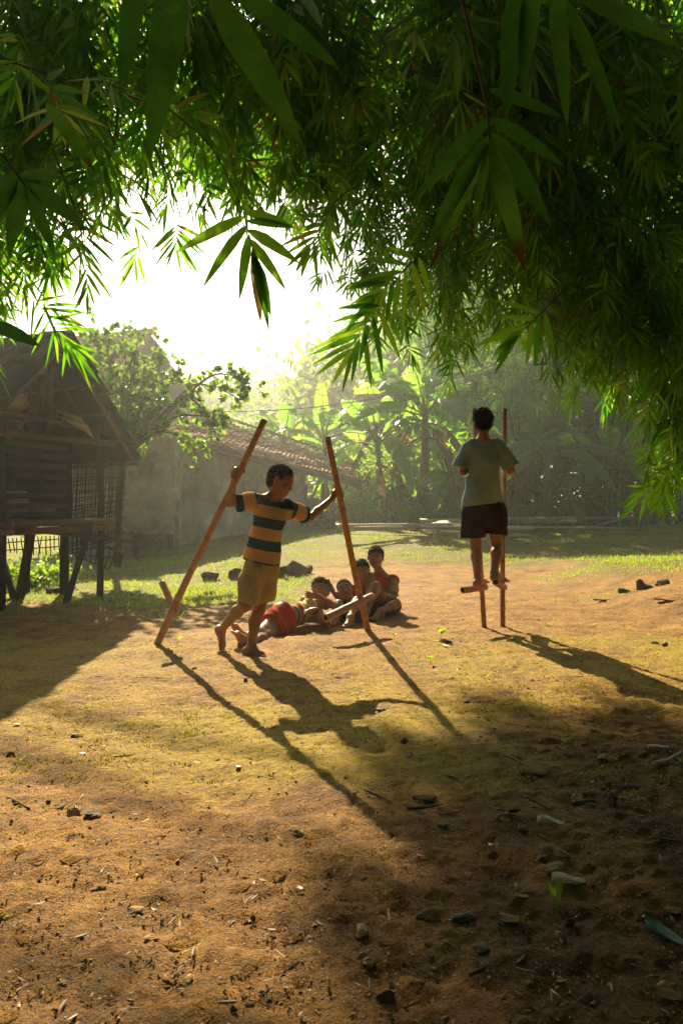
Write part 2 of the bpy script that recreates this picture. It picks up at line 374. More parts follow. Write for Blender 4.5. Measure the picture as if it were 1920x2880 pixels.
def build_grass():
    mb = MB()
    n = 210000
    y = 7+23*rng.rand(n)**1.6; px = rng.uniform(-60, 1980, n); x = (px-960)/F*y
    g = turf_mask(x, y)*(.35+.65*sstep(-.3, .4, nz(x, y, 1.9, 7)))
    k = rng.rand(n) < g; x, y = x[k], y[k]; n = len(x)
    B = np.stack([x, y, gz(x, y)-.005], 1)
    D = rand_unit(n)*.65+V(0, 0, 1); S = rand_unit(n); S[:, 2] *= .2
    h = (.026+.055*rng.rand(n)**2)*(1+.5*nz(x, y, 1.1, 3)); h *= np.where(rng.rand(n) < .02, 2.2, 1)
    leaves(mb, B, D, S, h, .0045+.003*rng.rand(n)+y*.0002, .35*rng.rand(n), 'blade', .1)
    tag(mb.build('grass', M['grass']), 'short sunlit grass growing over the yard behind the boys', 'grass', kind='stuff')
    mb = MB(); n = 90000                                     # velvet of moss on the trodden yard
    y = 2.2+5.5*rng.rand(n)**1.3; px = rng.uniform(-40, 1960, n); x = (px-960)/F*y
    k = rng.rand(n) < (.12+.88*sstep(.0, .5, nz(x, y, 1.7, 21)+.5*nz(x, y, 6, 2)))*(1-sstep(5, 7.5, y))*sstep(2.2, 3.0, y+.3*nz(x, y, 1.3, 6)); x, y = x[k], y[k]; n = len(x)
    leaves(mb, np.stack([x, y, gz(x, y)-.002], 1), rand_unit(n)*1.2+V(0, 0, .7), rand_unit(n), .008+.012*rng.rand(n), .004+.002*rng.rand(n), .2, 'blade', .1)
    tag(mb.build('moss', M['moss']), 'yellow green moss covering the trodden yard in patches', 'moss', kind='stuff')
    mb = MB(); n = 2600                                      # thin tufts spreading over the dirt
    y = rng.uniform(4.0, 12, n); px = rng.uniform(0, 1920, n); x = (px-960)/F*y
    k = rng.rand(n) < .25*sstep(.1, .6, nz(x, y, 1.4, 12)); x, y = x[k], y[k]
    x = np.repeat(x, 7)+rng.randn(len(x)*7)*.03; y = np.repeat(y, 7)+rng.randn(len(y)*7)*.03; n = len(x)
    leaves(mb, np.stack([x, y, gz(x, y)-.004], 1), rand_unit(n)*.9+V(0, 0, .9), rand_unit(n), .02+.03*rng.rand(n), .006, .3, 'blade', .1)
    tag(mb.build('grass', M['grass']), 'sparse low weeds dotted over the bare brown earth', 'weeds', kind='stuff')
build_grass()
# ------------------------------------------------------------------ bamboo overhead
def branch_mesh(path, ntw=14, twl=.45, leaf=(.17, .024), nleaf=8, start=.12, sr=.006, gap=.1, dens=1.0, prof='lance4', sag=.55):
    """returns stem and foliage meshes of one leafy bamboo branch along a world-space path"""
    st, fo = MB(), MB()
    m = 26; P = polyline(path, m); ln = np.linalg.norm(P[-1]-P[0])
    P[1:-1] += rng.randn(m-2, 3)*.006
    st.tube(P, np.linspace(sr, sr*.25, m), 6)
    T = np.gradient(P, axis=0); T /= np.linalg.norm(T, axis=1)[:, None]
    B, D = [], []
    for k in range(ntw):
        t = start+(1-start)*(k+rng.rand()*.8)/ntw; i = min(int(t*(m-1)), m-1)
        b = P[i]; r = rand_unit(1)[0]; lat = nrm(np.cross(T[i], r))
        d = nrm(T[i]*.55+lat*.9+V(0, 0, -.25)); l = twl*(.5+.7*rng.rand())*(1.15-.5*t)
        tp = np.array([b+d*l*f+V(0, 0, -1)*sag*l*f*f for f in np.linspace(0, 1, 6)])
        st.tube(tp, np.linspace(sr*.4, .0012, 6), 4, cap=False)
        n = max(2, int(l/gap*dens))
        for f in (np.arange(n)+.7)/n:
            f = min(1, f+rng.randn()*.05); b2 = b+d*l*f+V(0, 0, -1)*sag*l*f*f
            td = nrm(d+V(0, 0, -2*sag*f)); q = rand_unit(1)[0]
            B.append(b2); D.append(nrm(td*.7+q*.6+V(0, 0, -.55)))
    B.append(P[-1]); D.append(nrm(T[-1]+V(0, 0, -.2)))
    sprays(fo, np.array(B), np.array(D), nleaf, leaf[0], leaf[1], leaf[0]*.65, prof)
    return st, fo
def branch(label, ctrl, group=None, leafm='bamboo_leaf', name='bamboo_branch', **k):
    path = [at(*c) for c in ctrl]
    st, fo = branch_mesh(path, **k)
    o = thing(name, label, 'bamboo branch', path[0], group)
    st.build('stem', M['twig'], o); fo.build('foliage', M[leafm], o)
    return o
def canopy(label, tips, group, **k):
    for (px, py, Y) in tips:
        dx, h = rng.uniform(-170, 170), rng.uniform(420, 620)
        s = (px+dx*1.5, py-h, Y+rng.uniform(-.5, .5)); m = (px+dx*.9, py-h*.5, Y+rng.uniform(-.2, .2))
        branch(label, [s, m, (px, py, Y)], group, **k)
def grid(x0, x1, nx, py, Y, jx=40, jy=40, jY=.7):
    return [(x+rng.uniform(-jx, jx), py+rng.uniform(-jy, jy), Y+rng.uniform(-jY, jY)) for x in np.linspace(x0, x1, nx)]
KW = dict(ntw=15, twl=.5, leaf=(.17, .024))
canopy('leafy bamboo branch in the crowded canopy across the top left of the yard', grid(-60, 880, 8, 430, 4.6)+grid(-60, 900, 7, 250, 4.2)+grid(-40, 900, 6, 90, 3.8)+grid(0, 900, 4, 440, 6.2),
       'bamboo branches crowding the top left', **KW)
canopy('leafy bamboo branch with black gaps in the canopy above the boys, top centre', grid(900, 1300, 4, 500, 5.0)+grid(900, 1300, 4, 300, 4.4)+grid(900, 1300, 4, 100, 4.2)+grid(930, 1350, 4, 420, 6.6),
       'bamboo branches at the top centre', **KW)
canopy('dark shaded bamboo branch in the heavy mass of foliage at the upper right', grid(1330, 1950, 6, 500, 4.4)+grid(1330, 1950, 6, 300, 4.0)+grid(1330, 1950, 5, 120, 3.8)+grid(1300, 1950, 6, 700, 5.2)+grid(1300, 1950, 6, 420, 6.4),
       'dark bamboo branches at the upper right', **KW)
canopy('drooping bamboo branch with bright green backlit tips beside the banana grove', [(1120, 860, 5.4), (1190, 830, 6.0), (1260, 920, 6.2), (1330, 930, 5.6), (1230, 780, 5.0), (1150, 720, 5.2), (1060, 640, 4.8), (1400, 900, 5.8)],
       'backlit bamboo branches beside the bananas', ntw=18, twl=.5, leaf=(.13, .017), gap=.08)
canopy('long drooping bamboo branch hanging low at the right edge of the yard', [(1540, 850, 5.2), (1620, 900, 5.6), (1700, 980, 5.4), (1790, 1090, 5.2), (1880, 1210, 5.0), (1960, 1330, 5.0), (1650, 880, 5.0), (1760, 960, 4.6), (1860, 1060, 4.4), (1940, 1180, 4.4), (1560, 880, 4.6), (1680, 860, 4.2), (1800, 900, 4.2), (1900, 1000, 4.0)],
       'low bamboo branches at the right edge', ntw=20, twl=.5, leaf=(.135, .017), gap=.08)
# single branches that stand out
def fan(label, stem, n, L, W, tw, name='bamboo_branch', leafm='bamboo_leaf', nsub=1, spread=0, side=(0, -1, 0), sr=.0035, dd=None, prof='lance'):
    """one drooping twig that ends in a flat fan of leaves facing the yard"""
    P = polyline([at(*c) for c in stem], 22); st, fo = MB(), MB()
    st.tube(P, np.linspace(sr, sr*.4, 22), 6)
    T = nrm(P[-1]-P[-4])
    B = np.array([P[-1]-T*tw*.9]); D = np.array([T])
    if nsub > 1:
        idx = np.linspace(9, 21, nsub).astype(int); B = P[idx]-0; D = np.array([nrm(nrm(P[i]-P[i-3])+rand_unit(1)[0]*spread) for i in idx])
    sprays(fo, B, D, n, L, W, tw, prof, .1, flat=np.array([side]*len(B), float))
    o = thing(name, label, 'bamboo branch', P[0]); st.build('stem', M['twig'], o); fo.build('foliage', M[leafm], o)
canopy('bamboo branch hanging low at the left edge above the hut ridge', [(-10, 660, 4.0), (90, 590, 4.0), (290, 560, 4.0), (20, 540, 4.4)], 'bamboo branches above the hut', ntw=11, twl=.45, leaf=(.16, .022))
canopy('sparse bamboo branch closing off the sky at the far left edge', [(5, 770, 4.0), (75, 720, 4.2), (-20, 860, 4.2)], 'sparse bamboo branches at the far left edge', ntw=9, twl=.4, leaf=(.16, .021))
fan('hanging bamboo spray with a long feathered fan of leaves above the hut roof', [(150, 420, 3.7), (215, 600, 3.6), (240, 720, 3.6), (246, 800, 3.6)], 17, .155, .018, .36)
fan('small bright bamboo fan of narrow leaves hanging alone against the white sky', [(560, 380, 3.6), (520, 540, 3.6), (498, 640, 3.6), (496, 690, 3.6)], 13, .15, .018, .11)
fan('dark bamboo spray with broad drooping leaves at the end of a curved twig', [(440, 280, 2.6), (590, 410, 2.6), (680, 590, 2.6), (712, 710, 2.6)], 11, .21, .036, .16)
fan('bamboo spray with paired leaves hanging down over the middle of the sky', [(1010, 520, 3.4), (950, 560, 3.4), (900, 640, 3.4), (868, 700, 3.4)], 13, .15, .024, .2)
fan('leafy bamboo spray reaching left into the sky above the banana plants', [(1290, 640, 3.3), (1200, 700, 3.3), (1120, 780, 3.3), (1075, 850, 3.3)], 15, .19, .028, .26, nsub=2, spread=.1)
fan('glowing yellow green bamboo fan just above the head of the boy on stilts', [(1600, 800, 3.6), (1540, 860, 3.6), (1490, 910, 3.6), (1450, 945, 3.6)], 11, .2, .034, .2)
fan('bright bamboo twig poking in low from the right edge over the bank', [(2080, 1200, 5), (1980, 1270, 5), (1910, 1320, 5), (1870, 1345, 5)], 9, .15, .024, .3, nsub=3, spread=.25)
fan('pale bamboo sprig at the left edge hanging beside the hut ridge', [(-40, 700, 3.8), (40, 800, 3.8), (110, 860, 3.8), (150, 900, 3.8)], 11, .17, .018, .25, nsub=3, spread=.3)
def big_leaves(label, stem, specs, sr=.004):
    """close branch whose single big leaves are given as (base, tip, width in photo pixels, depth)"""
    P = polyline([at(*c) for c in stem], 20); st = MB(); st.tube(P, np.linspace(sr, sr*.5, 20), 8)
    o = thing('bamboo_branch', label, 'bamboo branch', P[0]); st.build('stem', M['twig'], o)
    for (b, t, wd, Y, vv) in specs:
        mb = MB(); p0 = at(b[0], b[1], Y+.03); p1 = at(t[0], t[1], Y-.04); L = np.linalg.norm(p1-p0)
        dr = .12; d = (p1+V(0, 0, dr*L)-p0)/L
        tw = rng.uniform(-.35, .35)
        s = np.cross(d, V(math.sin(tw), -1, .15))
        leaves(mb, p0[None], d[None], s[None], L, wd/F*Y, dr, 'lance', .22, v=vv)
        mb.build('leaf', M['big_leaf'], o)
big_leaves('close bamboo twig with three huge dark leaves hanging at the top left', [(760, -160, 1.3), (620, -60, 1.3), (480, -40, 1.3)],
           [((500, -120), (430, 395), 105, 1.25, .3), ((385, -100), (345, 240), 70, 1.35, .1), ((585, -30), (822, 372), 90, 1.15, .75), ((655, -30), (935, 185), 62, 1.3, .35), ((840, -40), (900, 70), 40, 1.4, .3)])
big_leaves('close bamboo twig with a fan of long half withered leaves, upper centre right', [(1280, -80, 1.5), (1335, 150, 1.5), (1366, 290, 1.5), (1378, 390, 1.5)],
           [((1380, 330), (1175, 560), 46, 1.5, .25), ((1372, 380), (1210, 690), 50, 1.5, .4), ((1376, 395), (1225, 730), 40, 1.5, .95), ((1380, 390), (1465, 730), 60, 1.45, .97), ((1385, 375), (1530, 610), 60, 1.5, .3), ((1380, 330), (1570, 460), 44, 1.55, .2), ((1375, 250), (1575, 330), 40, 1.55, .15), ((1378, 395), (1330, 640), 26, 1.5, .9)])
big_leaves('close bamboo twig with hanging straps of shaded leaves, top right', [(1400, -120, 1.4), (1500, -60, 1.4), (1620, -40, 1.4), (1760, -60, 1.4)],
           [((1455, -60), (1425, 300), 70, 1.4, .2), ((1500, -60), (1470, 235), 56, 1.4, .5), ((1560, -60), (1590, 320), 52, 1.4, .6), ((1590, 0), (1730, 345), 46, 1.45, .3), ((1600, -40), (1890, 125), 80, 1.3, .6)])
big_leaves('close bamboo twig with a drooping leaf fan at the left edge, mid height', [(-90, 380, 1.9), (0, 430, 1.9), (40, 480, 1.9), (70, 520, 1.9)],
           [((60, 505), (30, 700), 54, 1.9, .3), ((68, 520), (150, 710), 44, 1.9, .5), ((75, 515), (235, 640), 50, 1.9, .35), ((55, 490), (180, 500), 34, 1.9, .8), ((40, 480), (-30, 640), 60, 1.9, .2), ((130, 290), (255, 470), 44, 1.9, .9)])
big_leaves('single dark bamboo leaf poking in over the hut ridge from the left edge', [(-160, 880, 2.4), (-100, 895, 2.4), (-60, 905, 2.4), (-20, 912, 2.4)],
           [((-40, 905), (108, 972), 44, 2.4, .2)])
def culm(label, ctrl, r, ntw=16, **k):
    path = [at(*c) for c in ctrl]; P = polyline(path, 40); mb = MB()
    rr = np.linspace(r, r*.35, 40); rr[::5] *= 1.16
    mb.tube(P, rr, 8)
    st, fo = branch_mesh(path, ntw=ntw, sr=.004, **k)
    o = thing('bamboo_culm', label, 'bamboo culm', path[0]); mb.build('culm', M['culm_green'], o)
    st.build('twigs', M['twig'], o); fo.build('foliage', M['bamboo_leaf'], o)
culm('dark bamboo culm slanting across the shaded foliage at the upper right', [(2200, 560, 4.8), (1900, 375, 4.5), (1560, 270, 4.3), (1000, 175, 4.0)], .014, twl=.5, leaf=(.17, .024))
culm('thin bamboo culm slanting below another one at the top centre right', [(1700, 420, 5.2), (1300, 300, 5.0), (1060, 210, 4.8), (900, 120, 4.8)], .009, twl=.4, leaf=(.17, .024))
culm('bare looking dark bamboo culm crossing the top left corner', [(-260, 90, 3.0), (0, 165, 3.0), (220, 235, 3.0), (470, 300, 3.1)], .006, ntw=5, twl=.4, leaf=(.17, .024))
culm('tall bamboo culm arching up from the low right edge into the canopy', [(2150, 1500, 7.6), (1960, 900, 7.0), (1700, 350, 6.2), (1350, 20, 5.4)], .03, ntw=26, twl=.8, leaf=(.19, .027))
culm('second tall bamboo culm leaning in from the right, behind the first', [(2350, 1500, 8.6), (2020, 700, 8.0), (1600, 520, 7.4), (1300, 620, 6.8)], .03, ntw=26, twl=.8, leaf=(.19, .027))
# far culms over the roofs whose crowns throw the soft shade on the front of the yard
def far_culm(label, pts, ntw, twl=1.5, dens=1.0, leaf=(.3, .05), sag=.55):
    P = polyline(pts, 40); mb = MB(); mb.tube(P, np.linspace(.05, .012, 40), 8)
    st, fo = branch_mesh(pts, ntw=ntw, twl=twl, sr=.01, gap=.22, start=.66, leaf=leaf, dens=dens, sag=sag)
    o = thing('bamboo_culm', label, 'bamboo culm', pts[0]); mb.build('culm', M['culm_green'], o)
    st.build('twigs', M['twig'], o); fo.build('foliage', M['bamboo_leaf'], o)
def over(gx, gy, z): return V(gx-SX*z, gy-SY*z, z)
LF = (.5, .1)
far_culm('tall far bamboo culm arching over from behind the hut, its tip highest', [V(-9.5, 17, gz(-9.5, 17)), V(-8.6, 17.5, 6), over(1.2, 2.1, 9.6), over(3.3, 2.15, 9.9)], 100, twl=.75, leaf=LF, sag=.3)
far_culm('tall far bamboo culm behind the hut bending low toward the open sky', [V(-10, 19, gz(-10, 19)), V(-9, 19, 7), over(.95, 1.45, 10.5), over(3.3, 1.45, 10.6)], 90, twl=.9, leaf=LF, sag=.3)
far_culm('tall far bamboo culm behind the hut, the innermost of the arching ones', [V(-10.5, 16, gz(-10.5, 16)), V(-9.6, 16, 6), over(.8, .9, 9.4), over(3.0, .9, 9.2)], 80, twl=.8, leaf=LF, sag=.3)
far_culm('thin far bamboo culm with a loose crown, leaning over the hut', [V(-11, 18, gz(-11, 18)), V(-10, 18, 7), over(.4, .5, 10.6), over(2.5, .5, 10.8)], 26, dens=.5, leaf=(.4, .08), sag=.3)
def high(label, group, spec, **k):
    for (x, y, z) in spec:
        p = V(x+rng.uniform(-.3, .3), y+rng.uniform(-.4, .4), z+rng.uniform(-.2, .2)); s = 1 if x > .3 else -1
        st, fo = branch_mesh([p+V(s*1.6, -.4, 1.5), p+V(s*.8, -.2, 1.0), p], ntw=18, twl=.9, leaf=(.24, .038), gap=.13, nleaf=8)
        o = thing('bamboo_branch', label, 'bamboo branch', p+V(s*1.6, -.4, 1.5), group); st.build('stem', M['twig'], o); fo.build('foliage', M['bamboo_leaf'], o)
high('high shaded bamboo branch far up behind the nearer leaves, top right', 'high bamboo branches, top right', [(1.9, 9.5, 6.4), (2.6, 9, 6.2), (3.4, 9.4, 6.2), (1.6, 10.5, 9.0), (2.4, 10.5, 8.0), (3.4, 10.5, 7.8), (.6, 10, 9.2), (4.2, 9.5, 6.0), (4.4, 10, 7.6)])
high('high bamboo branch far up behind the nearer leaves, top centre left', 'high bamboo branches, top centre left', [(-.2, 9, 7.4), (-1.4, 9.4, 7.6), (-.8, 10, 8.6), (-3.4, 10.4, 8.8), (-4.4, 9.5, 7.8), (-2.4, 9.6, 7.4), (-3.3, 9.2, 7.4), (-1.9, 10.4, 9.0)])
# unseen canopy added above and behind the camera to cut skylight
for (x, y, z) in [(-2.5, -1, 4.2), (-.8, -2, 4.6), (1, -1.5, 4.4), (2.6, -1, 4.2), (4, 0, 4), (-4, -2.5, 4), (0, -4, 4), (2.4, -4, 3.6), (4.5, -3, 3), (-2.6, -5, 3.4), (5.4, 2, 3.5), (6, 4, 3.6), (-5, 0, 4.4), (-.5, .2, 4.8), (1.8, .6, 4.8), (-1.5, -3, 5.2), (1.4, -2.6, 5.4), (.4, .8, 5.6), (-2.2, .9, 5.4), (3.2, 1.2, 5.0), (-3.6, 1.4, 5.2), (4.6, 1.6, 4.6), (-1, -5.5, 4.2), (2.5, -5.5, 4.4), (-4.6, -1.5, 3.6), (5.2, -1.2, 4.6), (.6, -.6, 5.8)]:
    st, fo = branch_mesh([V(x+1.2, y-1, z+1.2), V(x+.3, y, z+.6), V(x-1.2, y+.6, z-.4)], ntw=26, twl=1.3, leaf=(.42, .1), gap=.2, nleaf=7)
    o = thing('bamboo_branch', 'unseen bamboo branch added overhead and behind the viewer to cut skylight', 'bamboo branch', (x+1.2, y-1, z+1.2), 'unseen bamboo branches added to cut skylight')
    st.build('stem', M['twig'], o); fo.build('foliage', M['bamboo_leaf'], o)

for (x, y, z, r_) in [(-6.5, -2, 3, 2.6), (-3, -7, 3.2, 3), (3, -7, 3, 3), (7.5, -3, 3, 3), (9, 3.5, 3.5, 2.6), (-8.5, 2.5, 3, 2.2), (0, -9, 4, 3.4), (-7.5, .5, 4.5, 2.4), (7.5, 1, 4.5, 2.4), (6.8, 4.5, 3.6, 2.0), (-6, -5, 5, 3), (6, -6, 5, 3)]:  # clumps out of view, added so less sky lights the yard
    fo, st = MB(), MB(); n = 3600; c = V(x, y, z+.6)
    B = c+rand_unit(n)*(rng.rand(n)**.4)[:, None]*V(r_, r_, z)
    leaves(fo, B, rand_unit(n)+V(0, 0, -.4), rand_unit(n), .6, .2, .3, 'lance4', .2)
    for k in range(6): st.tube(polyline([V(x+.1*k, y, gz(x, y)), V(x+.1*k, y, z), c+rand_unit(1)[0]*r_*.6], 8), np.linspace(.06, .02, 8), 6)
    o = thing('bamboo_clump', 'unseen bamboo clump added round the viewer to block skylight', 'bamboo clump', (x, y, gz(x, y)), 'unseen bamboo clumps added to block skylight')
    st.build('culm', M['culm_green'], o); fo.build('foliage', M['bamboo_leaf'], o)
# ------------------------------------------------------------------ buildings
def plaster_material():
    m, N, L, out = mat_new('old_plaster')
    tc = N.new('ShaderNodeTexCoord').outputs['Object']
    a = noise(N, L, 1.1, 6, tc, .65); b_ = noise(N, L, 7, 6, tc)
    r = ramp(N, [(.36, (.15, .115, .062)), (.46, (.37, .29, .165)), (.55, (.47, .38, .23)), (.62, (.74, .61, .38))]); L.new(a.outputs['Fac'], r.inputs[0])
    r2 = ramp(N, [(.3, (.6, .6, .6)), (.7, (1.1, 1.1, 1.1))]); L.new(b_.outputs['Fac'], r2.inputs[0])
    c = mixc(N, L, .8, r.outputs[0], r2.outputs[0], 'MULTIPLY')
    b = N.new('ShaderNodeBsdfPrincipled'); L.new(c, b.inputs['Base Color']); b.inputs['Roughness'].default_value = .9
    bp = N.new('ShaderNodeBump'); bp.inputs['Strength'].default_value = .4; bp.inputs['Distance'].default_value = .03
    L.new(b_.outputs['Fac'], bp.inputs['Height']); L.new(bp.outputs[0], b.inputs['Normal'])
    L.new(b.outputs[0], out.inputs['Surface']); return m
M['plaster'] = plaster_material()
def roof(mb, r0, r1, e0, e1, tw=.2, rowl=.3, amp=.035, thick=.05, jit=.01, ragged=0.0, sub=4):
    """tiled slope between ridge r0-r1 and eave e0-e1: wavy courses that step down the slope"""
    r0, r1, e0, e1 = [np.asarray(p, float) for p in (r0, r1, e0, e1)]
    nu = max(2, int(np.linalg.norm(e1-e0)/tw)); nv = max(2, int(np.linalg.norm(e0-r0)/rowl))
    n = nrm(np.cross(r1-r0, e0-r0)); n = n if n[2] > 0 else -n
    for j in range(nv):
        jv = rng.rand(nu)
        U = np.linspace(0, 1, nu*sub+1)
        if ragged: U = U.copy(); U = -ragged*rng.rand()/np.linalg.norm(r1-r0)+U*(1+ragged/np.linalg.norm(r1-r0))
        sag = .02*np.sin(U*7+j)
        tid = np.clip((np.arange(nu*sub+1)/sub).astype(int), 0, nu-1)
        rows = []
        for (f, h) in ((0, 0), (.6, .45), (1.06, 1.0)):
            vv = (j+f)/nv
            dv = (jv[tid]-.5)*jit*2
            p = (r0+(r1-r0)*U[:, None])*(1-vv)+(e0+(e1-e0)*U[:, None])*vv
            z = amp*np.abs(np.sin(np.pi*U*nu))+h*.03+sag+dv
            rows.append(p+n*z[:, None])
        rows.append(rows[-1]-n*.028)
        k = len(U); i = np.arange(k-1)
        q = np.vstack([np.stack([i+a*k, i+1+a*k, i+1+(a+1)*k, i+(a+1)*k], 1) for a in range(3)])
        mb.add(np.vstack(rows), q, v=np.tile(jv[tid], 4))
    # underside sheet
    o = n*(-thick)
    mb.add(np.array([r0, r1, e1, e0])+o, [[0, 1, 2, 3]], v=.5)
def hut():
    A = V(-2.93, 8.0, 0); r = nrm(V(-.906, .423, 0)); g = V(.423, .906, 0); g /= np.linalg.norm(g)
    H = lambda a, b, z: A-r*a+g*b+V(0, 0, z)
    o = thing('granary_hut', 'dark stilted granary hut with a ragged steep roof and slatted sides', 'hut', (-3.6, 8.2, 0))
    ZR, ZB, ZF = 2.87, 1.63, 1.76; d = 1.16
    mb = MB(); roof(mb, H(.0, 0, ZR), H(-3.2, 0, ZR), H(0, d, ZB), H(-3.2, d, ZB), .16, .24, .03, .03, .02, .10)
    mb.build('back_roof', M['thatch'], o)
    mb = MB(); roof(mb, H(.0, 0, ZR), H(-3.2, 0, ZR), H(0, -d, ZF), H(-3.2, -d, ZF), .16, .24, .03, .03, .02, .06)
    for k in range(9):                                       # ridge caps
        a = .05-k*.36; mb.tube([H(a, 0, ZR+.0), H(a-.4, 0, ZR+.02)], [.075, .085], 8)
    mb.build('front_roof', M['thatch'], o)
    for s, ze in ((1, ZB), (-1, ZF)):
        for k in range(7):
            a = -.03-k*.36+rng.uniform(-.04, .04)
            mb = MB(); mb.tube([H(a, s*.02, ZR-.06), H(a+.02, s*d*.5, (ZR+ze)/2-.075), H(a, s*(d-.01), ze-.055)], .022, 7); mb.build('rafter', M['old_bamboo'], o)
        for f in (.08, .3, .52, .75, .96):
            z = ZR+(ze-ZR)*f-.1; mb = MB(); mb.tube([H(.03, s*d*f, z), H(-1.5, s*d*f, z-.015), H(-3.1, s*d*f, z)], .018, 6); mb.build('batten', M['old_bamboo'], o)
    # body
    fl, wt = .86, 1.78; b0, b1, a0, a1 = -.66, .72, -.22, -2.7
    for (a, b) in ((a0, b0), (a0, b1), (a1, b0), (a1, b1), (-1.4, b0), (-1.4, b1)):
        mb = MB(); mb.tube([H(a, b, -.02+.0), H(a+.01, b+.01, 1.0), H(a, b, wt+.35)], [.042, .04, .036], 8); mb.build('post', M['old_wood'], o)
    mb = MB()
    for k in range(12): mb.beam(H(a0+.05, b0+(b1-b0)*k/11, fl), H(a1, b0+(b1-b0)*k/11, fl), .1, .025)
    mb.build('floor', M['plank'], o)
    for z in (fl-.06, fl+.02, wt):
        for (p, q) in ((H(a0+.12, b0, z), H(a0+.12, b1+.1, z+.02)), (H(a0+.2, b0-.05, z), H(a1, b0-.05, z))):
            mb = MB(); mb.tube([p, q], .035, 8); mb.build('beam', M['old_bamboo'], o)
    mb = MB()
    for z in np.linspace(fl+.1, wt-.08, 8):                  # slats of the gable side and of the front
        mb.beam(H(a0+.03, b0, z+rng.uniform(-.015, .015)), H(a0+.03, b1-.55, z+rng.uniform(-.015, .015)), .018, .055)
        mb.beam(H(a0, b0-.02, z+rng.uniform(-.015, .015)), H(a1, b0-.02, z+rng.uniform(-.015, .015)), .018, .06)
    mb.build('slatted_wall', M['plank'], o)
    mb = MB()
    for z in np.linspace(fl+.05, wt, 12): mb.beam(H(a0-.02, .3, z), H(a1, .3, z), .015, .085)
    for z in np.linspace(fl+.05, wt+.3, 14): mb.beam(H(-1.5, b0, z), H(-1.5, .5, z), .015, .088)
    mb.build('inner_wall', M['old_wood'], o)
    mb = MB(); mb.tube([H(a0, -.05, wt+.05), H(a0, .0, ZR-.1)], .03, 7); mb.tube([H(a0, -.5, wt), H(a0, -.02, 2.5)], .022, 7); mb.tube([H(a0+.02, -.85, 2.02), H(a0+.02, .95, 1.92)], .028, 7); mb.build('gable_brace', M['old_bamboo'], o)
    # struts
    for (p, q) in (((185, 8.15), (257, 1468, 8.35)), ((46, 8.6), (-14, 1540, 8.5)), ((50, 8.55), (88, 1478, 8.3)), ((60, 8.7), (97, 1480, 8.75)), ((40, 8.65), (10, 1570, 8.8))):
        x = (p[0]-960)/F*p[1]; mb = MB(); mb.tube([V(x, p[1], gz(x, p[1])-.02), at(*q)], [.04, .034], 8); mb.build('strut', M['old_wood'], o)
    x = (181-960)/F*9.1; mb = MB(); mb.tube([V(x, 9.1, -.02), at(184, 1290, 9.0)], [.056, .05], 10); mb.build('post', M['old_wood'], o)
    def loose(label, p, q, r_, n='bamboo_pole'):
        mb = MB(); P = polyline([p, (p+q)/2+V(0, 0, .01), q], 12); mb.tube(P, np.linspace(r_, r_*.8, 12), 8); ob = mb.build(n, M['old_bamboo'], None, loc=tuple(p)); tag(ob, label, 'bamboo pole')
    loose('long old bamboo pole sticking out level from the hut floor', at(-60, 1478, 8.1), at(388, 1524, 8.5), .03)
    loose('thin sunlit bamboo pole slanting down behind the hut lattice', at(240, 1515, 9.3), at(396, 1578, 9.9), .02)
    # stored things
    def basket(label, c, rx, h, col='plank'):
        mb = MB(); z = np.linspace(0, h, 8); rr = rx*(.8+.35*np.sin(np.linspace(.2, 2.4, 8)))
        mb.tube([c+V(0, 0, k) for k in z], rr, 14); mb.tube([c+V(rx*math.cos(t), rx*math.sin(t), h) for t in np.linspace(0, 6.283, 20)], .015, 5, cap=False)
        o2 = mb.build('woven_basket', M[col], None, loc=tuple(c)); tag(o2, label, 'basket')
    basket('round woven basket stored on the hut floor behind the slats', H(a0-.35, -.3, fl+.03), .2, .32, 'bamboo_dry')
    basket('low pale basket on the upper shelf inside the hut gable', H(a0-.25, -.35, wt+.25), .17, .2, 'bamboo_dry')
    basket('flat pale basket lying behind the lowest slats of the hut', H(a0-.5, .2, fl+.03), .24, .2, 'bamboo_dry')
    mb = MB(); c = H(a0-.02, -.28, 2.02)
    for k in range(9):
        a = c+V(.03*k-.1, 0, 0); mb.tube([a+V(0, 0, .02), a+V(.05*rng.randn()*.5, .02, .3)], .008, 5)
    for z in (.05, .27): mb.tube([c+V(-.12, 0, z), c+V(.17, 0, z)], .009, 5)
    ob = mb.build('bamboo_rack', M['old_bamboo'], None, loc=tuple(c)); tag(ob, 'small bamboo rack hung under the open hut gable', 'rack')
    for k, (dx, dz, lb) in enumerate(((.1, -.05, 'upper'), (.16, -.13, 'lower'))):
        mb = MB(); p = c+V(.16+dx, .05, dz+.1); mb.tube([p, p+V(.22, .05, -.09), p+V(.3, .08, -.2)], [.012, .035, .006], 7)
        ob = mb.build('corn_cob', M['bamboo_dry'], None, loc=tuple(p)); tag(ob, 'pale dried cob hanging beside the bamboo rack in the hut, %s one' % lb, 'corn cob')
    # lattice
    mb = MB(); tl, tr, br, bl = at(212, 1288, 8.75), at(350, 1290, 9.05), at(334, 1516, 9.05), at(200, 1560, 8.75)
    Q = lambda u, v: (tl+(tr-tl)*u)*(1-v)+(bl+(br-bl)*u)*v
    for k in range(24):
        u = (k+rng.uniform(-.25, .25))/23; mb.tube([Q(u, -.02), Q(u+rng.uniform(-.02, .02), .5), Q(u+rng.uniform(-.03, .03), 1.0+rng.uniform(-.12, .1))], .0075, 5)
    for k in range(25):
        v_ = (k+rng.uniform(-.25, .25))/24; e = rng.uniform(.0, .12); mb.tube([Q(-.02, v_)+V(0, .012, 0), Q(.5, v_+rng.uniform(-.015, .015))+V(0, .012, 0), Q(1+e, v_+rng.uniform(-.03, .03))+V(0, .012, 0)], .0065, 5)
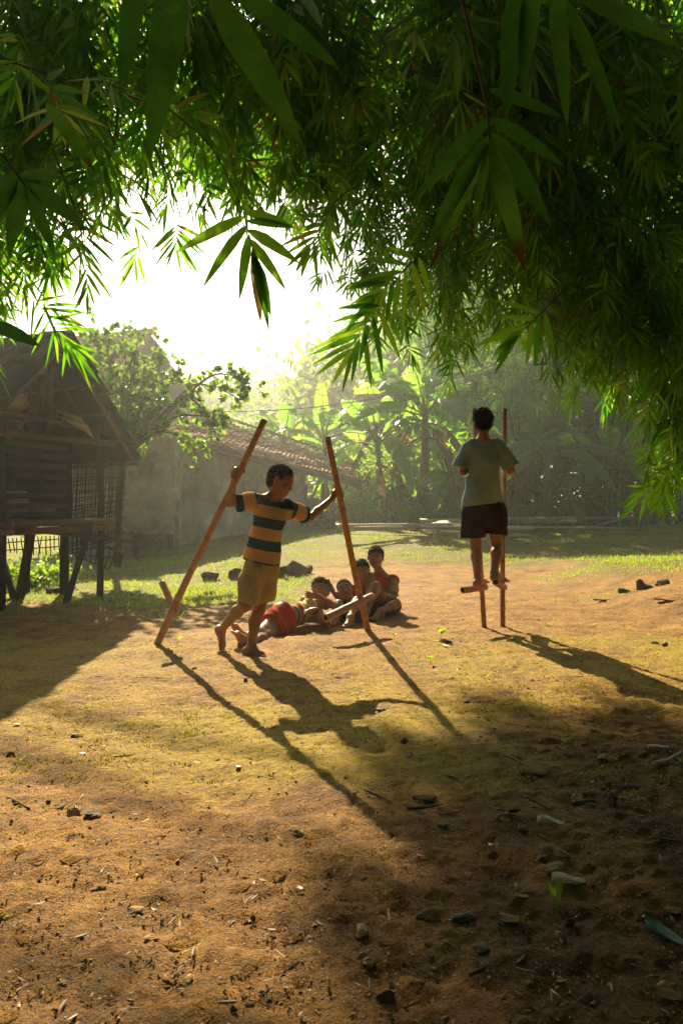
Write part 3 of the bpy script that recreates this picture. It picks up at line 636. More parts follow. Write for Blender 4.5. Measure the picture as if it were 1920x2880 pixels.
    e0, e1, e2, e3 = at(200, 1545, 8.8), at(330, 1540, 9.05), at(308, 1602, 9.05), at(215, 1565, 8.8)
    for k in range(8):
        u = k/7; mb.tube([e0+(e1-e0)*u, e3+(e2-e3)*u], .007, 5)
    for k in range(3):
        u = k/2; mb.tube([e0+(e3-e0)*u, e1+(e2-e1)*u], .006, 5)
    ob = mb.build('bamboo_lattice', M['old_wood'], None, loc=tuple(tl)); tag(ob, 'torn see through bamboo lattice hanging under the hut eave', 'lattice')
    mb = MB(); e0, e1 = at(-60, 1520, 8.9), at(165, 1505, 9.1)
    for k in range(20):
        p = e0+(e1-e0)*k/19; mb.tube([p, p+V(.02*rng.randn(), 0, -.16-.1*rng.rand())], .007, 5)
    for z in (-.05, -.14): mb.tube([e0+V(0, 0, z), e1+V(0, 0, z)], .007, 5)
    ob = mb.build('bamboo_lattice', M['old_wood'], None, loc=tuple(e0)); tag(ob, 'short broken bamboo lattice hanging beneath the hut floor', 'lattice')
hut()

def slab(mb, quad, th, v=.5):
    q = np.asarray(quad, float); n = nrm(np.cross(q[1]-q[0], q[2]-q[0])); 
    if n[1] > 0: n = -n
    a = np.vstack([q, q-n*th]); k = len(q)
    f = [[i, (i+1) % k, (i+1) % k+k, i+k] for i in range(k)]
    if k == 4: mb.add(a, f+[[0, 1, 2, 3], [7, 6, 5, 4]], v=v)
    else: mb.add(a, f, [[0, 1, 2], [5, 4, 3]], v=v)
def house():
    o = thing('village_house', 'old plastered village house with brown tiled roofs and a low veranda', 'house', (-3.5, 17, .1))
    gr = lambda p: V(p[0], p[1], gz(p[0], p[1])-.05)
    P0 = gr(at(180, 1440, 15.0)); P1 = gr(at(492, 1440, 15.6)); P2 = gr(at(500, 1440, 16.6)); P3 = gr(at(830, 1440, 20.6)); P4 = gr(at(842, 1440, 24))
    up = lambda p, z: V(p[0], p[1], z)
    mb = MB(); slab(mb, [P0, P1, up(P1, 2.55), up(P0, 3.3)], .25); slab(mb, [P1+V(.002, .01, 0), P2, up(P2, 2.6), up(P1, 2.545)+V(.002, .01, 0)], .1)
    mb.build('plaster_wall', M['plaster'], o)
    mb = MB(); slab(mb, [P2, P3, up(P3, 2.3), up(P2, 2.65)], .2); slab(mb, [P3+V(.003, .02, 0), P4, up(P4, 2.3), up(P3, 2.295)+V(.003, .02, 0)], .2)
    mb.build('wall', M['plaster'], o)
    # lower roof
    E0, E1 = at(430, 1212, 15.7), at(1012, 1354, 23.2); T0, T1 = at(545, 1160, 20), at(1000, 1309, 26.5)
    mb = MB(); roof(mb, T0, T1, E0, E1, .2, .28, .04, .05, .018); mb.build('lower_roof', M['tile'], o)
    U0, U1 = at(548, 1150, 21.5), at(1003, 1300, 28)
    mb = MB(); roof(mb, U0, U1, T0+V(0, -.25, .1), T1+V(.1, -.25, .08), .2, .3, .04, .1, .015); mb.build('upper_course', M['tile'], o)
    mb = MB(); mb.beam(E0+V(0, .15, -.1), E1+V(0, .15, -.12), .08, .12); mb.build('eave_beam', M['old_bamboo'], o)
    mb = MB(); mb.beam(T1+V(.05, -.2, -.05), U1+V(.05, .1, -.05), .06, .16); mb.beam(E1+V(.02, .1, -.08), T1+V(.02, 0, -.1), .06, .12); mb.build('barge_board', M['old_wood'], o)
    # main gable
    AP, GL, GR = at(425, 938, 20), at(338, 1135, 17.3), at(585, 1172, 23.3)
    mb = MB(); slab(mb, [GL+V(.05, .05, -.1), GR+V(-.05, -.05, -.1), AP+V(0, 0, -.08)], .2)
    slab(mb, [up(GL, 2.4)+V(.05, .05, 0), up(GR, 2.4)+V(-.05, -.05, 0), GR+V(-.05, -.05, -.103), GL+V(.05, .05, -.103)], .2); mb.build('gable_wall', M['gable'], o)
    mb = MB(); R1, E2 = at(130, 966, 21.4), at(20, 1152, 18.6)
    roof(mb, AP, R1, GL, E2, .22, .3, .04, .06, .02); mb.build('main_roof', M['tile'], o)
    mb = MB(); roof(mb, AP+V(-.02, .03, .0), R1+V(0, .03, 0), GR, GR+(R1-AP), .22, .3, .04, .06, .02); mb.build('back_roof', M['tile'], o)
    mb = MB(); mb.tube([AP+V(.03, 0, .05), R1+V(0, 0, .05)], .1, 8); mb.build('ridge_cap', M['tile'], o)
    # veranda posts
    for (px, Y, top) in ((858, 21.3, 1362), (936, 22.6, 1362), (905, 22.3, 1360)):
        b = gr(at(px, 1440, Y)); t = at(px+2, top, Y); k = thing_part('veranda_post', [b, t], .05, o)
    for (a, b, Y) in (((858, 1440), (826, 1368), 21.3), ((858, 1440), (892, 1368), 21.3), ((936, 1510), (922, 1370), 22.5)):
        mb = MB(); mb.tube([at(*a, Y), at(*b, Y)], .035, 7); mb.build('brace', M['old_bamboo'], o)
    # ledge against the plaster wall
    mb = MB(); c0, c1 = at(335, 1440, 14.75), at(488, 1440, 15.3); c0[2] = c1[2] = .62
    n = nrm(np.cross(c1-c0, V(0, 0, 1))); n = n if n[1] > 0 else -n
    mb.add(np.array([c0, c1, c1+n*.45, c0+n*.45, c0-V(0, 0, .07), c1-V(0, 0, .07), c1+n*.45-V(0, 0, .07), c0+n*.45-V(0, 0, .07)]),
           [[0, 1, 2, 3], [7, 6, 5, 4], [0, 4, 5, 1], [1, 5, 6, 2], [3, 2, 6, 7], [0, 3, 7, 4]], v=.6)
    mb.build('ledge', M['plaster'], o)
    for f in (.33, .97):
        p = c0+(c1-c0)*f+n*.1; mb = MB(); mb.tube([V(p[0], p[1], 0), V(p[0], p[1], .55)], .06, 8); mb.build('ledge_post', M['old_wood'], o)
def thing_part(n, pts, r, o):
    mb = MB(); mb.tube(pts, r, 8); return mb.build(n, M['old_bamboo'], o)
M['gable'] = pmat('grey_gable', (.09, .085, .075), (.16, .15, .13), 3, .9, .2)
house()
def woodpile():
    k = 0
    for row, n in enumerate((9, 8, 6, 4)):
        for i in range(n):
            c = at(800+18*(i+row*.6)+rng.uniform(-4, 4), 1440, 21.6+.06*i); c[2] = gz(c[0], c[1])+.09+row*.125
            d = nrm(V(.95, .35+.3*rng.randn(), .08*rng.randn())); L = .7+.4*rng.rand(); r_ = .05+.02*rng.rand()
            mb = MB(); mb.tube([c-d*L/2, c+V(0, 0, .01), c+d*L/2], [r_, r_*1.05, r_*.9], 7)
            ob = mb.build('firewood_log', M['bark'], None, loc=tuple(c)); tag(ob, 'rough firewood log in the heap under the house veranda', 'log', 'firewood logs heaped under the veranda')
    for (px, w_, h, lb) in ((872, .42, .5, 'round grey sack slumped on top of the firewood heap'), (822, .4, .42, 'dark bulging sack beside the house wall behind the firewood')):
        c = at(px, 1440, 22.2 if px > 850 else 21.9); c[2] = gz(c[0], c[1])+(.38 if px > 850 else .45)
        mb = MB(); th = np.linspace(0, math.pi, 9); mb.tube([c+V(0, 0, h*.5*(1-math.cos(t))) for t in th], w_*np.maximum(np.sin(th*.96+.08), .05)**.7, 14)
        ob = mb.build('sack', M['gable'], None, loc=tuple(c)); tag(ob, lb, 'sack')
woodpile()
def yard_poles():
    L = [((945, 1500), (1172, 1506), .05, 'bamboo pole lying in front of the house corner, thick end left'),
         ((955, 1527), (1335, 1497), .055, 'long thick bamboo pole lying askew across the pole stack left of the stilts'),
         ((1000, 1534), (1130, 1514), .04, 'short bamboo pole lying lowest at the left of the pole stack'),
         ((1108, 1498), (1390, 1508), .045, 'bamboo pole behind the grey shirted boy, crossing under the others'),
         ((1180, 1494), (1620, 1492), .05, 'long straight bamboo pole lying at the back of the pole stack'),
         ((1185, 1521), (1350, 1524), .035, 'thin bamboo pole lying in the grass left of the stilts'),
         ((1290, 1503), (1700, 1505), .04, 'bamboo pole running right from behind the boy on stilts'),
         ((1425, 1499), (1890, 1474), .045, 'long bamboo pole reaching toward the right bank, upper one'),
         ((1430, 1509), (1930, 1480), .04, 'long bamboo pole reaching toward the right bank, lower one'),
         ((1428, 1506), (1800, 1503), .03, 'thin bamboo pole lying right of the stilts in the grass'),
         ((1320, 1531), (1368, 1508), .035, 'short stick propped on the pole stack behind the stilts'),
         ((1420, 1530), (1496, 1520), .04, 'short pale stick beside the right stilt, upper one'),
         ((1432, 1536), (1494, 1530), .04, 'short pale stick beside the right stilt, lower one'),
         ((1240, 1526), (1305, 1536), .04, 'short cut bamboo stick lying in front of the pole stack')]
    for i, (a, b, r_, lb) in enumerate(L):
        p, q = gp(*a), gp(*b)
        if np.linalg.norm(q-p) > 12: q = p+(q-p)*12/np.linalg.norm(q-p)
        r_ *= 1.2; z = r_+.13+.06*(i % 3); P = np.array([p+(q-p)*t for t in np.linspace(0, 1, 14)]); P[:, 2] = np.maximum(gz(P[:, 0], P[:, 1]).mean(), gz(P[:, 0], P[:, 1])-.05)+z
        rr = np.linspace(r_, r_*.75, 14); rr[::3] *= 1.1
        mb = MB(); mb.tube(P, rr, 8); tag(mb.build('bamboo_pole', M['bamboo_dry'], None, loc=tuple(p)), lb, 'bamboo pole')
    p, q = gp(1580, 1500), at(1848, 1412, 21); mb = MB(); P = polyline([p, (p+q)/2+V(0, 0, -.12), q], 14)
    mb.tube(P, .03, 7); tag(mb.build('bamboo_pole', M['bamboo_dry'], None, loc=tuple(p)), 'thin bamboo pole rising to the right in front of the grove', 'bamboo pole')
    c = gp(1225, 1500)+V(0, 0, .2); mb = MB(); X, Y_ = np.meshgrid(np.linspace(-.35, .35, 8), np.linspace(-.35, .35, 6)); Z = .05*np.sin(X*6)+.03*np.cos(Y_*7)-.25*Y_*-1
    i = (np.arange(5)[:, None]*8+np.arange(7)[None]).ravel(); mb.add(c+np.stack([X, Y_, Z], -1).reshape(-1, 3), np.stack([i, i+1, i+9, i+8], 1), v=.5)
    ob = mb.build('paper_sheet', pmat('paper', (.7, .7, .66), (.8, .8, .76), 5, .6), None, loc=tuple(c)); sol = ob.modifiers.new('thickness', 'SOLIDIFY'); sol.thickness = .004
    tag(ob, 'white crumpled sheet lying on top of the bamboo poles', 'sheet')
    a, b = at(620, 1158, 17), at(1560, 950, 22); P = [a+(b-a)*t+V(0, 0, -1.0*(1-(2*t-1)**2)*.55) for t in np.linspace(0, 1, 30)]
    mb = MB(); mb.tube(P, .012, 5); tag(mb.build('cable', M['metal'], None, loc=tuple(a)), 'thin cable strung from the house across to the banana grove', 'cable')
    mb = MB(); b = gp(1851, 1462); mb.tube([b, b+V(.01, 0, 1.0)], .03, 8); tag(mb.build('fence_post', M['metal'], None, loc=tuple(b)), 'thin pale post standing at the dark grove edge on the right', 'post')
yard_poles()

def dried_bundle():
    c = at(425, 1300, 15.25); mb = MB(); n = 26; D = rand_unit(n)*.35+V(0, -.1, -1)
    leaves(mb, np.tile(c, (n, 1))+rng.randn(n, 3)*.02, D, rand_unit(n), .3*(.6+.6*rng.rand(n)), .03, .1, 'lance4', .2); mb.tube([c, c+V(0, .02, .15)], .006, 4)
    tag(mb.build('dried_bundle', M['dry_leaf'], None, loc=tuple(c)), 'dried plant bundle hanging on the plaster wall under the eave', 'dried plant')
dried_bundle()
# ------------------------------------------------------------------ plants
def shrub_tree():
    base = V((330-960)/F*12.6, 12.6, 0); base[2] = gz(base[0], base[1])
    o = thing('round_leaved_tree', 'small tree with round glossy leaves standing between hut and house', 'tree', base)
    tr, fo = MB(), MB()
    fork = at(350, 1290, 12.6); P = polyline([base, at(335, 1440, 12.6), fork], 12); tr.tube(P, np.linspace(.07, .05, 12), 8)
    tips = [(225, 925, 12.8), (262, 905, 12.6), (300, 915, 12.4), (345, 930, 12.6), (392, 935, 12.6), (440, 965, 12.4), (455, 1010, 12.2), (250, 990, 12.4), (310, 1010, 12.2), (370, 1000, 12.3), (420, 1060, 12.0), (230, 1080, 12.6), (280, 1090, 12.2), (340, 1090, 11.9), (395, 1110, 11.9), (330, 1180, 12), (420, 1180, 11.8), (270, 1150, 12.2), (460, 1130, 11.8), (500, 1040, 12), (230, 1010, 13)]
    side = [((560, 1080), (650, 1055), (715, 1085)), ((520, 1100), (600, 1090), (690, 1130)), ((480, 1180), (560, 1170), (630, 1180)), ((430, 1220), (500, 1225), (550, 1270)), ((500, 1130), (560, 1140), (605, 1215))]
    br = [[fork, at(.5*(350+t[0])+rng.uniform(-15, 15), .5*(1290+t[1])+20, 12.5), at(*t)] for t in tips]
    br += [[fork]+[at(a, b, 11.9) for a, b in s] for s in side]
    B, D = [], []
    for b in br:
        P = polyline(b, 16); tr.tube(P, np.linspace(.028, .006, 16), 5, cap=False)
        for k in range(5, 16):
            for _ in range(2 if k < 11 else 4):
                d = rand_unit(1)[0]+V(0, 0, .25); l = .06+.22*rng.rand(); q = P[k]+nrm(d)*l
                tr.tube([P[k], q], .004, 3, cap=False)
                n = 6; B.append(P[k]+(q-P[k])*(.4+.6*rng.rand(n))[:, None]); D.append(nrm(d)+rand_unit(n)*.9)
    B = np.vstack(B); D = np.vstack(D)
    leaves(fo, B, D, rand_unit(len(B)), .075+.035*rng.rand(len(B)), .055+.02*rng.rand(len(B)), .1, 'oval', .15)
    tr.build('trunk', M['bark'], o); fo.build('crown', M['round_leaf'], o)
shrub_tree()
def banana_leaf(b, az, el, L, W, droop, pet=.35, v=.3, tear=.35, mat='banana_leaf', parent=None, name='leaf'):
    """midrib that arches over, blade in strips that tear and sag"""
    n = 26; d = V(math.cos(az)*math.cos(el), math.sin(az)*math.cos(el), math.sin(el))
    t = np.linspace(0, 1, n); P = b+d*(L*t)[:, None]+V(0, 0, -1)*(droop*L*t**2.2)[:, None]
    st = MB(); st.tube(P, np.linspace(.03, .004, n)*min(1, L/1.6+.2), 5, cap=False)
    T = np.gradient(P, axis=0); T /= np.linalg.norm(T, axis=1)[:, None]
    S0 = nrm(np.cross(d, V(0, 0, 1)) if abs(el) < 1.45 else V(1, 0, 0)); roll = rng.uniform(-.5, .5)
    bl = MB(); k0 = int(n*pet/(1+pet))
    prof = lambda s: np.clip(np.sin(np.pi*np.clip(s, 0, 1)**.75), 0, 1)**.55
    for sg in (-1, 1):
        i = k0
        while i < n-1:
            ln = rng.randint(2, 8) if rng.rand() > tear else rng.randint(1, 3); j = min(n-1, i+ln)
            sag = rng.uniform(.1, .5)+(rng.rand() < tear)*rng.uniform(.2, .9)
            rows = []
            for k in range(i, j+1):
                s = (k-k0)/(n-1-k0); w_ = .5*W*max(prof(s), .02)
                S = nrm(S0-T[k]*np.dot(S0, T[k])); Nn = np.cross(S, T[k]); Nn = Nn if Nn[2] > 0 else -Nn
                S = S*math.cos(roll)+Nn*math.sin(roll); Nn = np.cross(T[k], S); Nn = Nn if Nn[2] > 0 else -Nn
                sl_ = T[k]*.28*w_
                kk = k-(.12 if k == j and j < n-1 else 0)
                p = P[k]-(T[k]*.03 if k == j and j < n-1 else 0)
                rows.append([p+(S*sg*f*math.cos(sag*f)+Nn*(.12*math.sin(f*3.1)-f*math.sin(sag*f)*.9))*w_+sl_*f for f in (0, .33, .7, 1)])
            q = []; m = len(rows)
            for a in range(m-1):
                for c in range(3): q.append([a*4+c, a*4+c+1, (a+1)*4+c+1, (a+1)*4+c])
            bl.add(np.array(rows).reshape(-1, 3), q, v=np.clip(v+rng.uniform(-.06, .06), 0, 1), u=.5, w=np.tile([0, .33, .7, 1], m))
            i = j
    st2 = bl; lf = st2.build(name, M[mat], parent); st.build('midrib', M['petiole'] if mat == 'banana_leaf' else M['dry_leaf'], lf); return lf
def banana(label, px, Y, crown, n=8, L=2.0, W=.5, lean=0, r=.12, dry=3, up=1, seed=0, specs=None):
    n, L, W, r = n+2, L*1.28, W*1.35, r*.85
    global rng
    keep, rng = rng, np.random.RandomState(seed+100)
    x = (px-lean-960)/F*Y; base = V(x, Y, gz(x, Y)-.03); top = at(px, crown, Y)
    o = thing('banana_plant', label, 'banana plant', base, 'banana plants at the back of the yard')
    mb = MB(); P = polyline([base, (base+top)/2+V(.03, 0, 0), top], 14); mb.tube(P, np.linspace(r, r*.55, 14), 12); mb.build('stem', M['banana_stem'], o)
    for k in range(n):
        az = 6.283*(k+rng.uniform(-.3, .3))/n; f = k/n
        el = rng.uniform(.3, 1.2); banana_leaf(top+V(0, 0, -.1-.2*rng.rand()), az, el, L*rng.uniform(.75, 1.1), W*rng.uniform(.8, 1.1), rng.uniform(.35, .95)*math.cos(el)+.15, v=rng.uniform(.1, .8), parent=o)
    for (az, el, l, w_, dr, v_) in (specs or []): banana_leaf(top, az, el, l, w_, dr, v=v_, tear=.05, parent=o)
    for k in range(dry):
        az = rng.uniform(0, 6.283); z = rng.uniform(.3, .9)
        banana_leaf(top+V(0, 0, -z), az, .1, L*.55, W*.5, 1.5, v=rng.rand(), tear=.7, mat='dry_leaf', parent=o, name='dry_leaf')
    rng = keep
banana('tallest banana plant, torn leaves spreading wide left of the boy on stilts', 1195, 21.5, 1150, 11, 2.6, .62, 10, .17, 5, seed=1, specs=[(2.1, 1.35, 2.3, .62, .1, .75), (2.9, .75, 2.9, .6, .5, .6)])
banana('banana plant with arching leaves close behind the house roof end', 1060, 22, 1230, 9, 2.2, .55, -6, .15, 3, seed=2)
banana('banana plant with one upright bright yellow green young leaf', 912, 26, 1225, 8, 2.2, .55, 0, .15, 1, seed=3, specs=[(1.9, 1.42, 2.1, .62, .05, .85)])
banana('banana plant whose leaves rise hazily just above the tiled roof', 800, 27, 1235, 8, 2.2, .6, 0, .15, 1, seed=4, specs=[(1.2, 1.2, 2.0, .5, .25, .5)])
banana('banana plant with broad grey green leaves right of the stilts', 1536, 20.6, 1268, 9, 1.9, .55, 4, .13, 4, seed=5)
banana('leaning banana plant with a bare brown stem at the dark grove edge', 1722, 20.8, 1290, 7, 1.8, .55, 30, .11, 3, seed=6)
banana('short young banana plant with one leaf raised to the right', 1601, 20.2, 1392, 3, 1.1, .34, 0, .07, 0, seed=7, specs=[(.45, .62, 1.35, .36, .15, .6), (2.75, .35, 1.0, .3, .2, .5)])
banana('shaded banana plant standing directly behind the boy on stilts', 1400, 23, 1210, 9, 2.3, .6, 0, .15, 4, seed=8)
banana('tall banana plant deep in the shade behind the other two on the right', 1640, 23.5, 1170, 8, 2.3, .65, 0, .15, 3, seed=9)
banana('small banana plant with hanging leaves among the bushes, centre', 1290, 21, 1330, 7, 1.4, .42, 0, .09, 2, seed=10)
banana('banana plant half hidden behind the tallest one, leaves overlapping it', 1120, 23.5, 1120, 9, 2.5, .6, 0, .15, 3, seed=11)
def young_palm():
    b = V((1488-960)/F*20, 20, 0); b[2] = gz(b[0], b[1]); o = thing('young_palm', 'young palm with feathery arching fronds between stilts and grove', 'palm', b)
    c = b+V(0, 0, .45); mb = MB(); mb.tube([b, c], [.06, .045], 8); mb.build('trunk', M['banana_stem'], o)
    for k in range(9):
        az = 6.283*k/9+rng.uniform(-.2, .2); el = rng.uniform(.55, 1.2); L = 1.0*rng.uniform(.8, 1.1); d = V(math.cos(az)*math.cos(el), math.sin(az)*math.cos(el), math.sin(el)); t = np.linspace(0, 1, 22)
        P = c+d*(L*t)[:, None]+V(0, 0, -1)*(.75*L*t**2)[:, None]; mb = MB(); mb.tube(P, np.linspace(.014, .003, 22), 4, cap=False)
        S = nrm(np.cross(d, V(0, 0, 1))); T = np.gradient(P, axis=0); T /= np.linalg.norm(T, axis=1)[:, None]
        idx = np.repeat(np.arange(5, 22), 4); sg = np.tile([-1, 1, -1, 1], 17)[:, None]; B = P[idx]+T[idx]*(rng.rand(len(idx))*.03)[:, None]
        leaves(mb, B, S*sg*.8+T[idx]*.7+rand_unit(len(idx))*.12, np.tile(V(0, 0, 1), (len(idx), 1))+T[idx]*.5, .38*np.sin(np.pi*(.15+.75*(idx-5)/17)), .022, .5, 'lance4', .1, v=rng.uniform(.5, 1))
        mb.build('frond', M['palm_leaf'], o)
M['palm_leaf'] = leafmat('palm_leaf', [(0, (.08, .11, .03)), (1, (.2, .19, .06))], [(0, (.2, .32, .04)), (1, (.4, .4, .08))], .4, .5, .3, rib=False)
young_palm()
def papaya():
    x = (1322-960)/F*21; b = V(x, 21, gz(x, 21)); top = at(1335, 1075, 21)
    o = thing('papaya_tree', 'slender papaya tree with a bare pale trunk and lobed leaves', 'tree', b)
    mb = MB(); mb.tube(polyline([b, (b+top)/2+V(.06, 0, 0), top], 12), np.linspace(.1, .06, 12), 8); mb.build('trunk', M['bark'], o); fo = MB()
    for k in range(13):
        az = 6.283*k/13; el = rng.uniform(-.2, .8); d = V(math.cos(az)*math.cos(el), math.sin(az)*math.cos(el), math.sin(el)); q = top+d*rng.uniform(.7, 1.1)
        fo.tube([top, (top+q)/2+V(0, 0, .08), q], .014, 4, cap=False)
        n = 7; an = np.linspace(-2, 2, n); h = nrm(V(d[0], d[1], -.35)); s = nrm(np.cross(h, V(0, 0, 1)))
        leaves(fo, np.tile(q, (n, 1)), h*np.cos(an)[:, None]+s*np.sin(an)[:, None]+rand_unit(n)*.1, np.tile(s, (n, 1))*np.cos(an)[:, None]-h*np.sin(an)[:, None], .42, .17, .25, 'lance', .1)
    fo.build('crown', M['bush_leaf'], o)
papaya()
def leaf_clumps(mb, c, rad, n, L, W, nclump, prof='oval', up=.2, flat=.3):
    c = np.asarray(c, float); cc = rand_unit(nclump)*(rng.rand(nclump)**.45)[:, None]*rad+c
    k = rng.randint(0, nclump, n); s = np.mean(rad)*(.16+.2*rng.rand(nclump))
    B = cc[k]+rng.randn(n, 3)*s[k][:, None]*V(1, 1, .7)
    D = rand_unit(n)+V(0, 0, -.25); leaves(mb, B, D, rand_unit(n)+V(0, 0, 0), L*(.6+.8*rng.rand(n)), W*(.7+.6*rng.rand(n)), .25*rng.rand(n), prof, .2)
    return cc
def bush(label, px, py, w_, h, n=1600, L=.1, W=.05, Y=None, prof='oval', leafm='bush_leaf'):
    b = gp(px, py) if Y is None else V((px-960)/F*Y, Y, gz((px-960)/F*Y, Y))
    o = thing('bush', label, 'bush', b); fo, st = MB(), MB()
    cc = leaf_clumps(fo, b+V(0, 0, h*.52), V(w_/2, w_/2.4, h/2), n, L, W, 26, prof)
    for c in cc[:14]: st.tube(polyline([b+rand_unit(1)[0]*.05*V(1, 1, 0), (b+c)/2+V(0, 0, .05), c], 6), [.018, .015, .012, .01, .007, .004], 4, cap=False)
    st.build('stem', M['bark'], o); fo.build('foliage', M[leafm], o)
bush('low sunlit yellow green bush beside the house corner post', 1035, 1496, 1.9, 1.0, 2600, .09, .04, 21.3)
bush('leafy green bush rising behind the low sunlit one', 1015, 1490, 2.2, 2.2, 2600, .13, .07, 25.5)
bush('loose bush with small shiny leaves under the tallest banana plant', 1110, 1492, 1.8, 2.0, 2200, .12, .06, 22.2)
bush('bush of mixed leaves filling the gap left of the stilt boy', 1250, 1492, 1.9, 1.5, 2200, .12, .06, 21.5)
bush('small pale bush with upright blades by the bamboo poles', 1180, 1500, .7, .6, 240, .45, .07, 20.5, 'lance4')
bush('dark bush between the young palm and the banana stems', 1420, 1492, 1.9, 1.3, 1800, .12, .06, 23)
bush('dark low bush at the foot of the right banana plants', 1640, 1490, 2.6, .9, 1800, .12, .06, 22)
bush('dark bush at the right end of the grove above the bank', 1830, 1480, 3.0, 1.6, 2200, .12, .06, 22)
bush('hazy bush between the house roof end and the bananas', 985, 1440, 3.0, 3.2, 2400, .17, .09, 29)
bush('weedy bush with yellow sunlit leaves behind the hut posts', 95, 1650, 1.0, .4, 700, .07, .035)
def tree(label, x, y, h, rad, n, trunk=.18, L=.4, W=.24, name='tree', ncl=34, group=None, zc=.62):
    b = V(x, y, gz(x, y)); o = thing(name, label, 'tree', b, group); tr, fo = MB(), MB()
    c = b+V(0, 0, h*zc); cc = leaf_clumps(fo, c, V(rad, rad, h*(1-zc)), n, L, W, ncl)
    tr.tube(polyline([b, b+V(.1, 0, h*.3), c], 10), np.linspace(trunk, trunk*.5, 10), 8)
    for q in cc[:12]: tr.tube([b+V(.05, 0, h*.38), (c+q)/2-V(0, 0, .3), q], [trunk*.4, trunk*.25, .03], 5, cap=False)
    tr.build('trunk', M['bark'], o); fo.build('crown', M['far_leaf'], o)
def far_tree(label, px, top, Y, rad, n=2600, **k):
    k0 = 1.4 if Y > 40 else 1.25 if Y > 29.5 else 1.0; Y *= k0; rad *= k0; k.setdefault('L', .4*k0**.8); k.setdefault('W', .24*k0**.8); k.setdefault('trunk', .18*k0)
    x = (px-960)/F*Y; z = 1+(1440-top)/F*Y-float(gz(x, Y)); tree(label, x, Y, z*.86, rad*.9, int(n*1.5), **k)
# far wood on the rise behind the yard
G_ = 'hazy trees on the rise behind the yard'
far_tree('hazy far tree with a rounded crown just right of the house gable', 470, 985, 44, 4.0, group=G_)
far_tree('hazy far tree, low and wide, right above the tiled roof', 570, 1035, 47, 4.5, group=G_)
far_tree('hazy far tree beneath the open sky behind the left stilt top', 665, 1030, 50, 4.6, group=G_)
far_tree('taller hazy far tree rising above its neighbours behind the centre stilt', 770, 1000, 52, 4.4, group=G_)
far_tree('hazy far tree with feathery top left of the tall banana leaves', 855, 985, 46, 4.2, group=G_)
far_tree('hazy far tree half hidden by the torn banana leaves', 950, 985, 42, 4.4, group=G_)
far_tree('tall hazy tree behind the bananas, crown under the bamboo tips', 1040, 905, 38, 4.4, 3200, group=G_)
far_tree('tall leafy tree above the tallest banana plant', 1150, 830, 35, 4.2, 3600, group=G_)
far_tree('tall dim tree behind the papaya crown', 1260, 770, 33, 4.6, 4200, group=G_)
far_tree('tall dark tree above the boy on stilts, behind the bamboo tips', 1380, 700, 31, 4.8, 4200, group=G_)
far_tree('low hazy thicket tree filling the gap behind the banana stems, left', 1010, 1180, 33, 3.6, 3200, zc=.5, group=G_)
far_tree('low dim thicket tree filling the gap behind the tallest banana', 1180, 1130, 30, 3.8, 3600, zc=.5, group=G_)
far_tree('hazy thicket tree low behind the end of the tiled roof', 880, 1150, 36, 3.8, 3000, zc=.5, group=G_)
far_tree('hazy thicket tree low behind the middle of the tiled roof', 720, 1140, 40, 4.2, 3000, zc=.5, group=G_)
far_tree('hazy thicket tree low behind the house gable', 560, 1130, 42, 4.2, 3000, zc=.5, group=G_)
far_tree('far tree standing behind the hut at the left edge', 60, 985, 30, 3.0, 2600, group=G_)
def grove(label, x, y, h, n, spread=2.2, leaf=(.3, .045), ncul=14):
    b = V(x, y, gz(x, y)); o = thing('bamboo_clump', label, 'bamboo clump', b, 'bamboo clumps of the dark grove')
    fo = MB(); B, D = [], []
    for k in range(ncul):
        a = rng.uniform(0, 6.283); d = V(math.cos(a), math.sin(a), 0); hh = h*rng.uniform(.75, 1.05); o2 = spread*rng.uniform(.5, 1.2)
        P = polyline([b+d*.35, b+d*.6+V(0, 0, hh*.5), b+d*o2*.7+V(0, 0, hh*.9), b+d*o2*1.5+V(0, 0, hh*.82)], 24)
        mb = MB(); mb.tube(P, np.linspace(.05, .008, 24), 6); mb.build('culm', M['culm_green'], o)
        m = n//ncul; t = rng.rand(m)**.8; i = np.clip((5+t*18).astype(int), 0, 23)
        q = P[i]+rng.randn(m, 3)*V(.55, .55, .35)+V(0, 0, -.25); B.append(q); D.append(np.tile(V(0, 0, -.8), (m, 1))+rand_unit(m)*.8)
    sprays(fo, np.vstack(B), np.vstack(D), 5, leaf[0], leaf[1], .25, 'lance4'); fo.build('foliage', M['bamboo_leaf'], o)
grove('dark drooping bamboo clump behind the broad banana leaves right of the stilts', 6.1, 26.5, 9.5, 1300)
grove('dark drooping bamboo clump filling the right back of the yard', 9.6, 26, 10, 1300)
grove('dark drooping bamboo clump nearest the bank on the right', 10.2, 22.5, 9, 1300)
grove('darkest bamboo clump at the far right edge of the grove', 12.6, 24, 10, 1000)
grove('bamboo clump rising behind the papaya, lighter than the grove to its right', 4.2, 29, 11, 1300)
grove('tall bamboo clump leaning in from the right edge behind the hanging branches', 6.6, 10.8, 7.5, 1500, 1.8, (.22, .034), 16)
grove('dark bamboo clump closing the gap behind the leaning banana plant', 8.2, 23.5, 9, 1500, 2.4)
grove('dark bamboo clump right behind the young palm in the shade', 5.6, 23, 5.5, 1300, 2.2)
bush('tall dark bush packed behind the right banana stems', 1600, 1480, 4.2, 3.6, 3600, .17, .09, 24.5)
bush('tall dark bush closing the back of the grove at the right', 1800, 1480, 4.6, 3.8, 3600, .17, .09, 23.5)
bush('tall shaded bush behind the boy on stilts and the banana stems', 1400, 1480, 3.4, 3.4, 3200, .17, .09, 25.5)
bush('tall leafy bush filling the space under the tallest banana plant', 1180, 1480, 3.4, 3.0, 3200, .15, .08, 24.5)
bush('tall hazy bush between the house and the banana stems', 1060, 1480, 3.0, 2.8, 2800, .15, .08, 27)
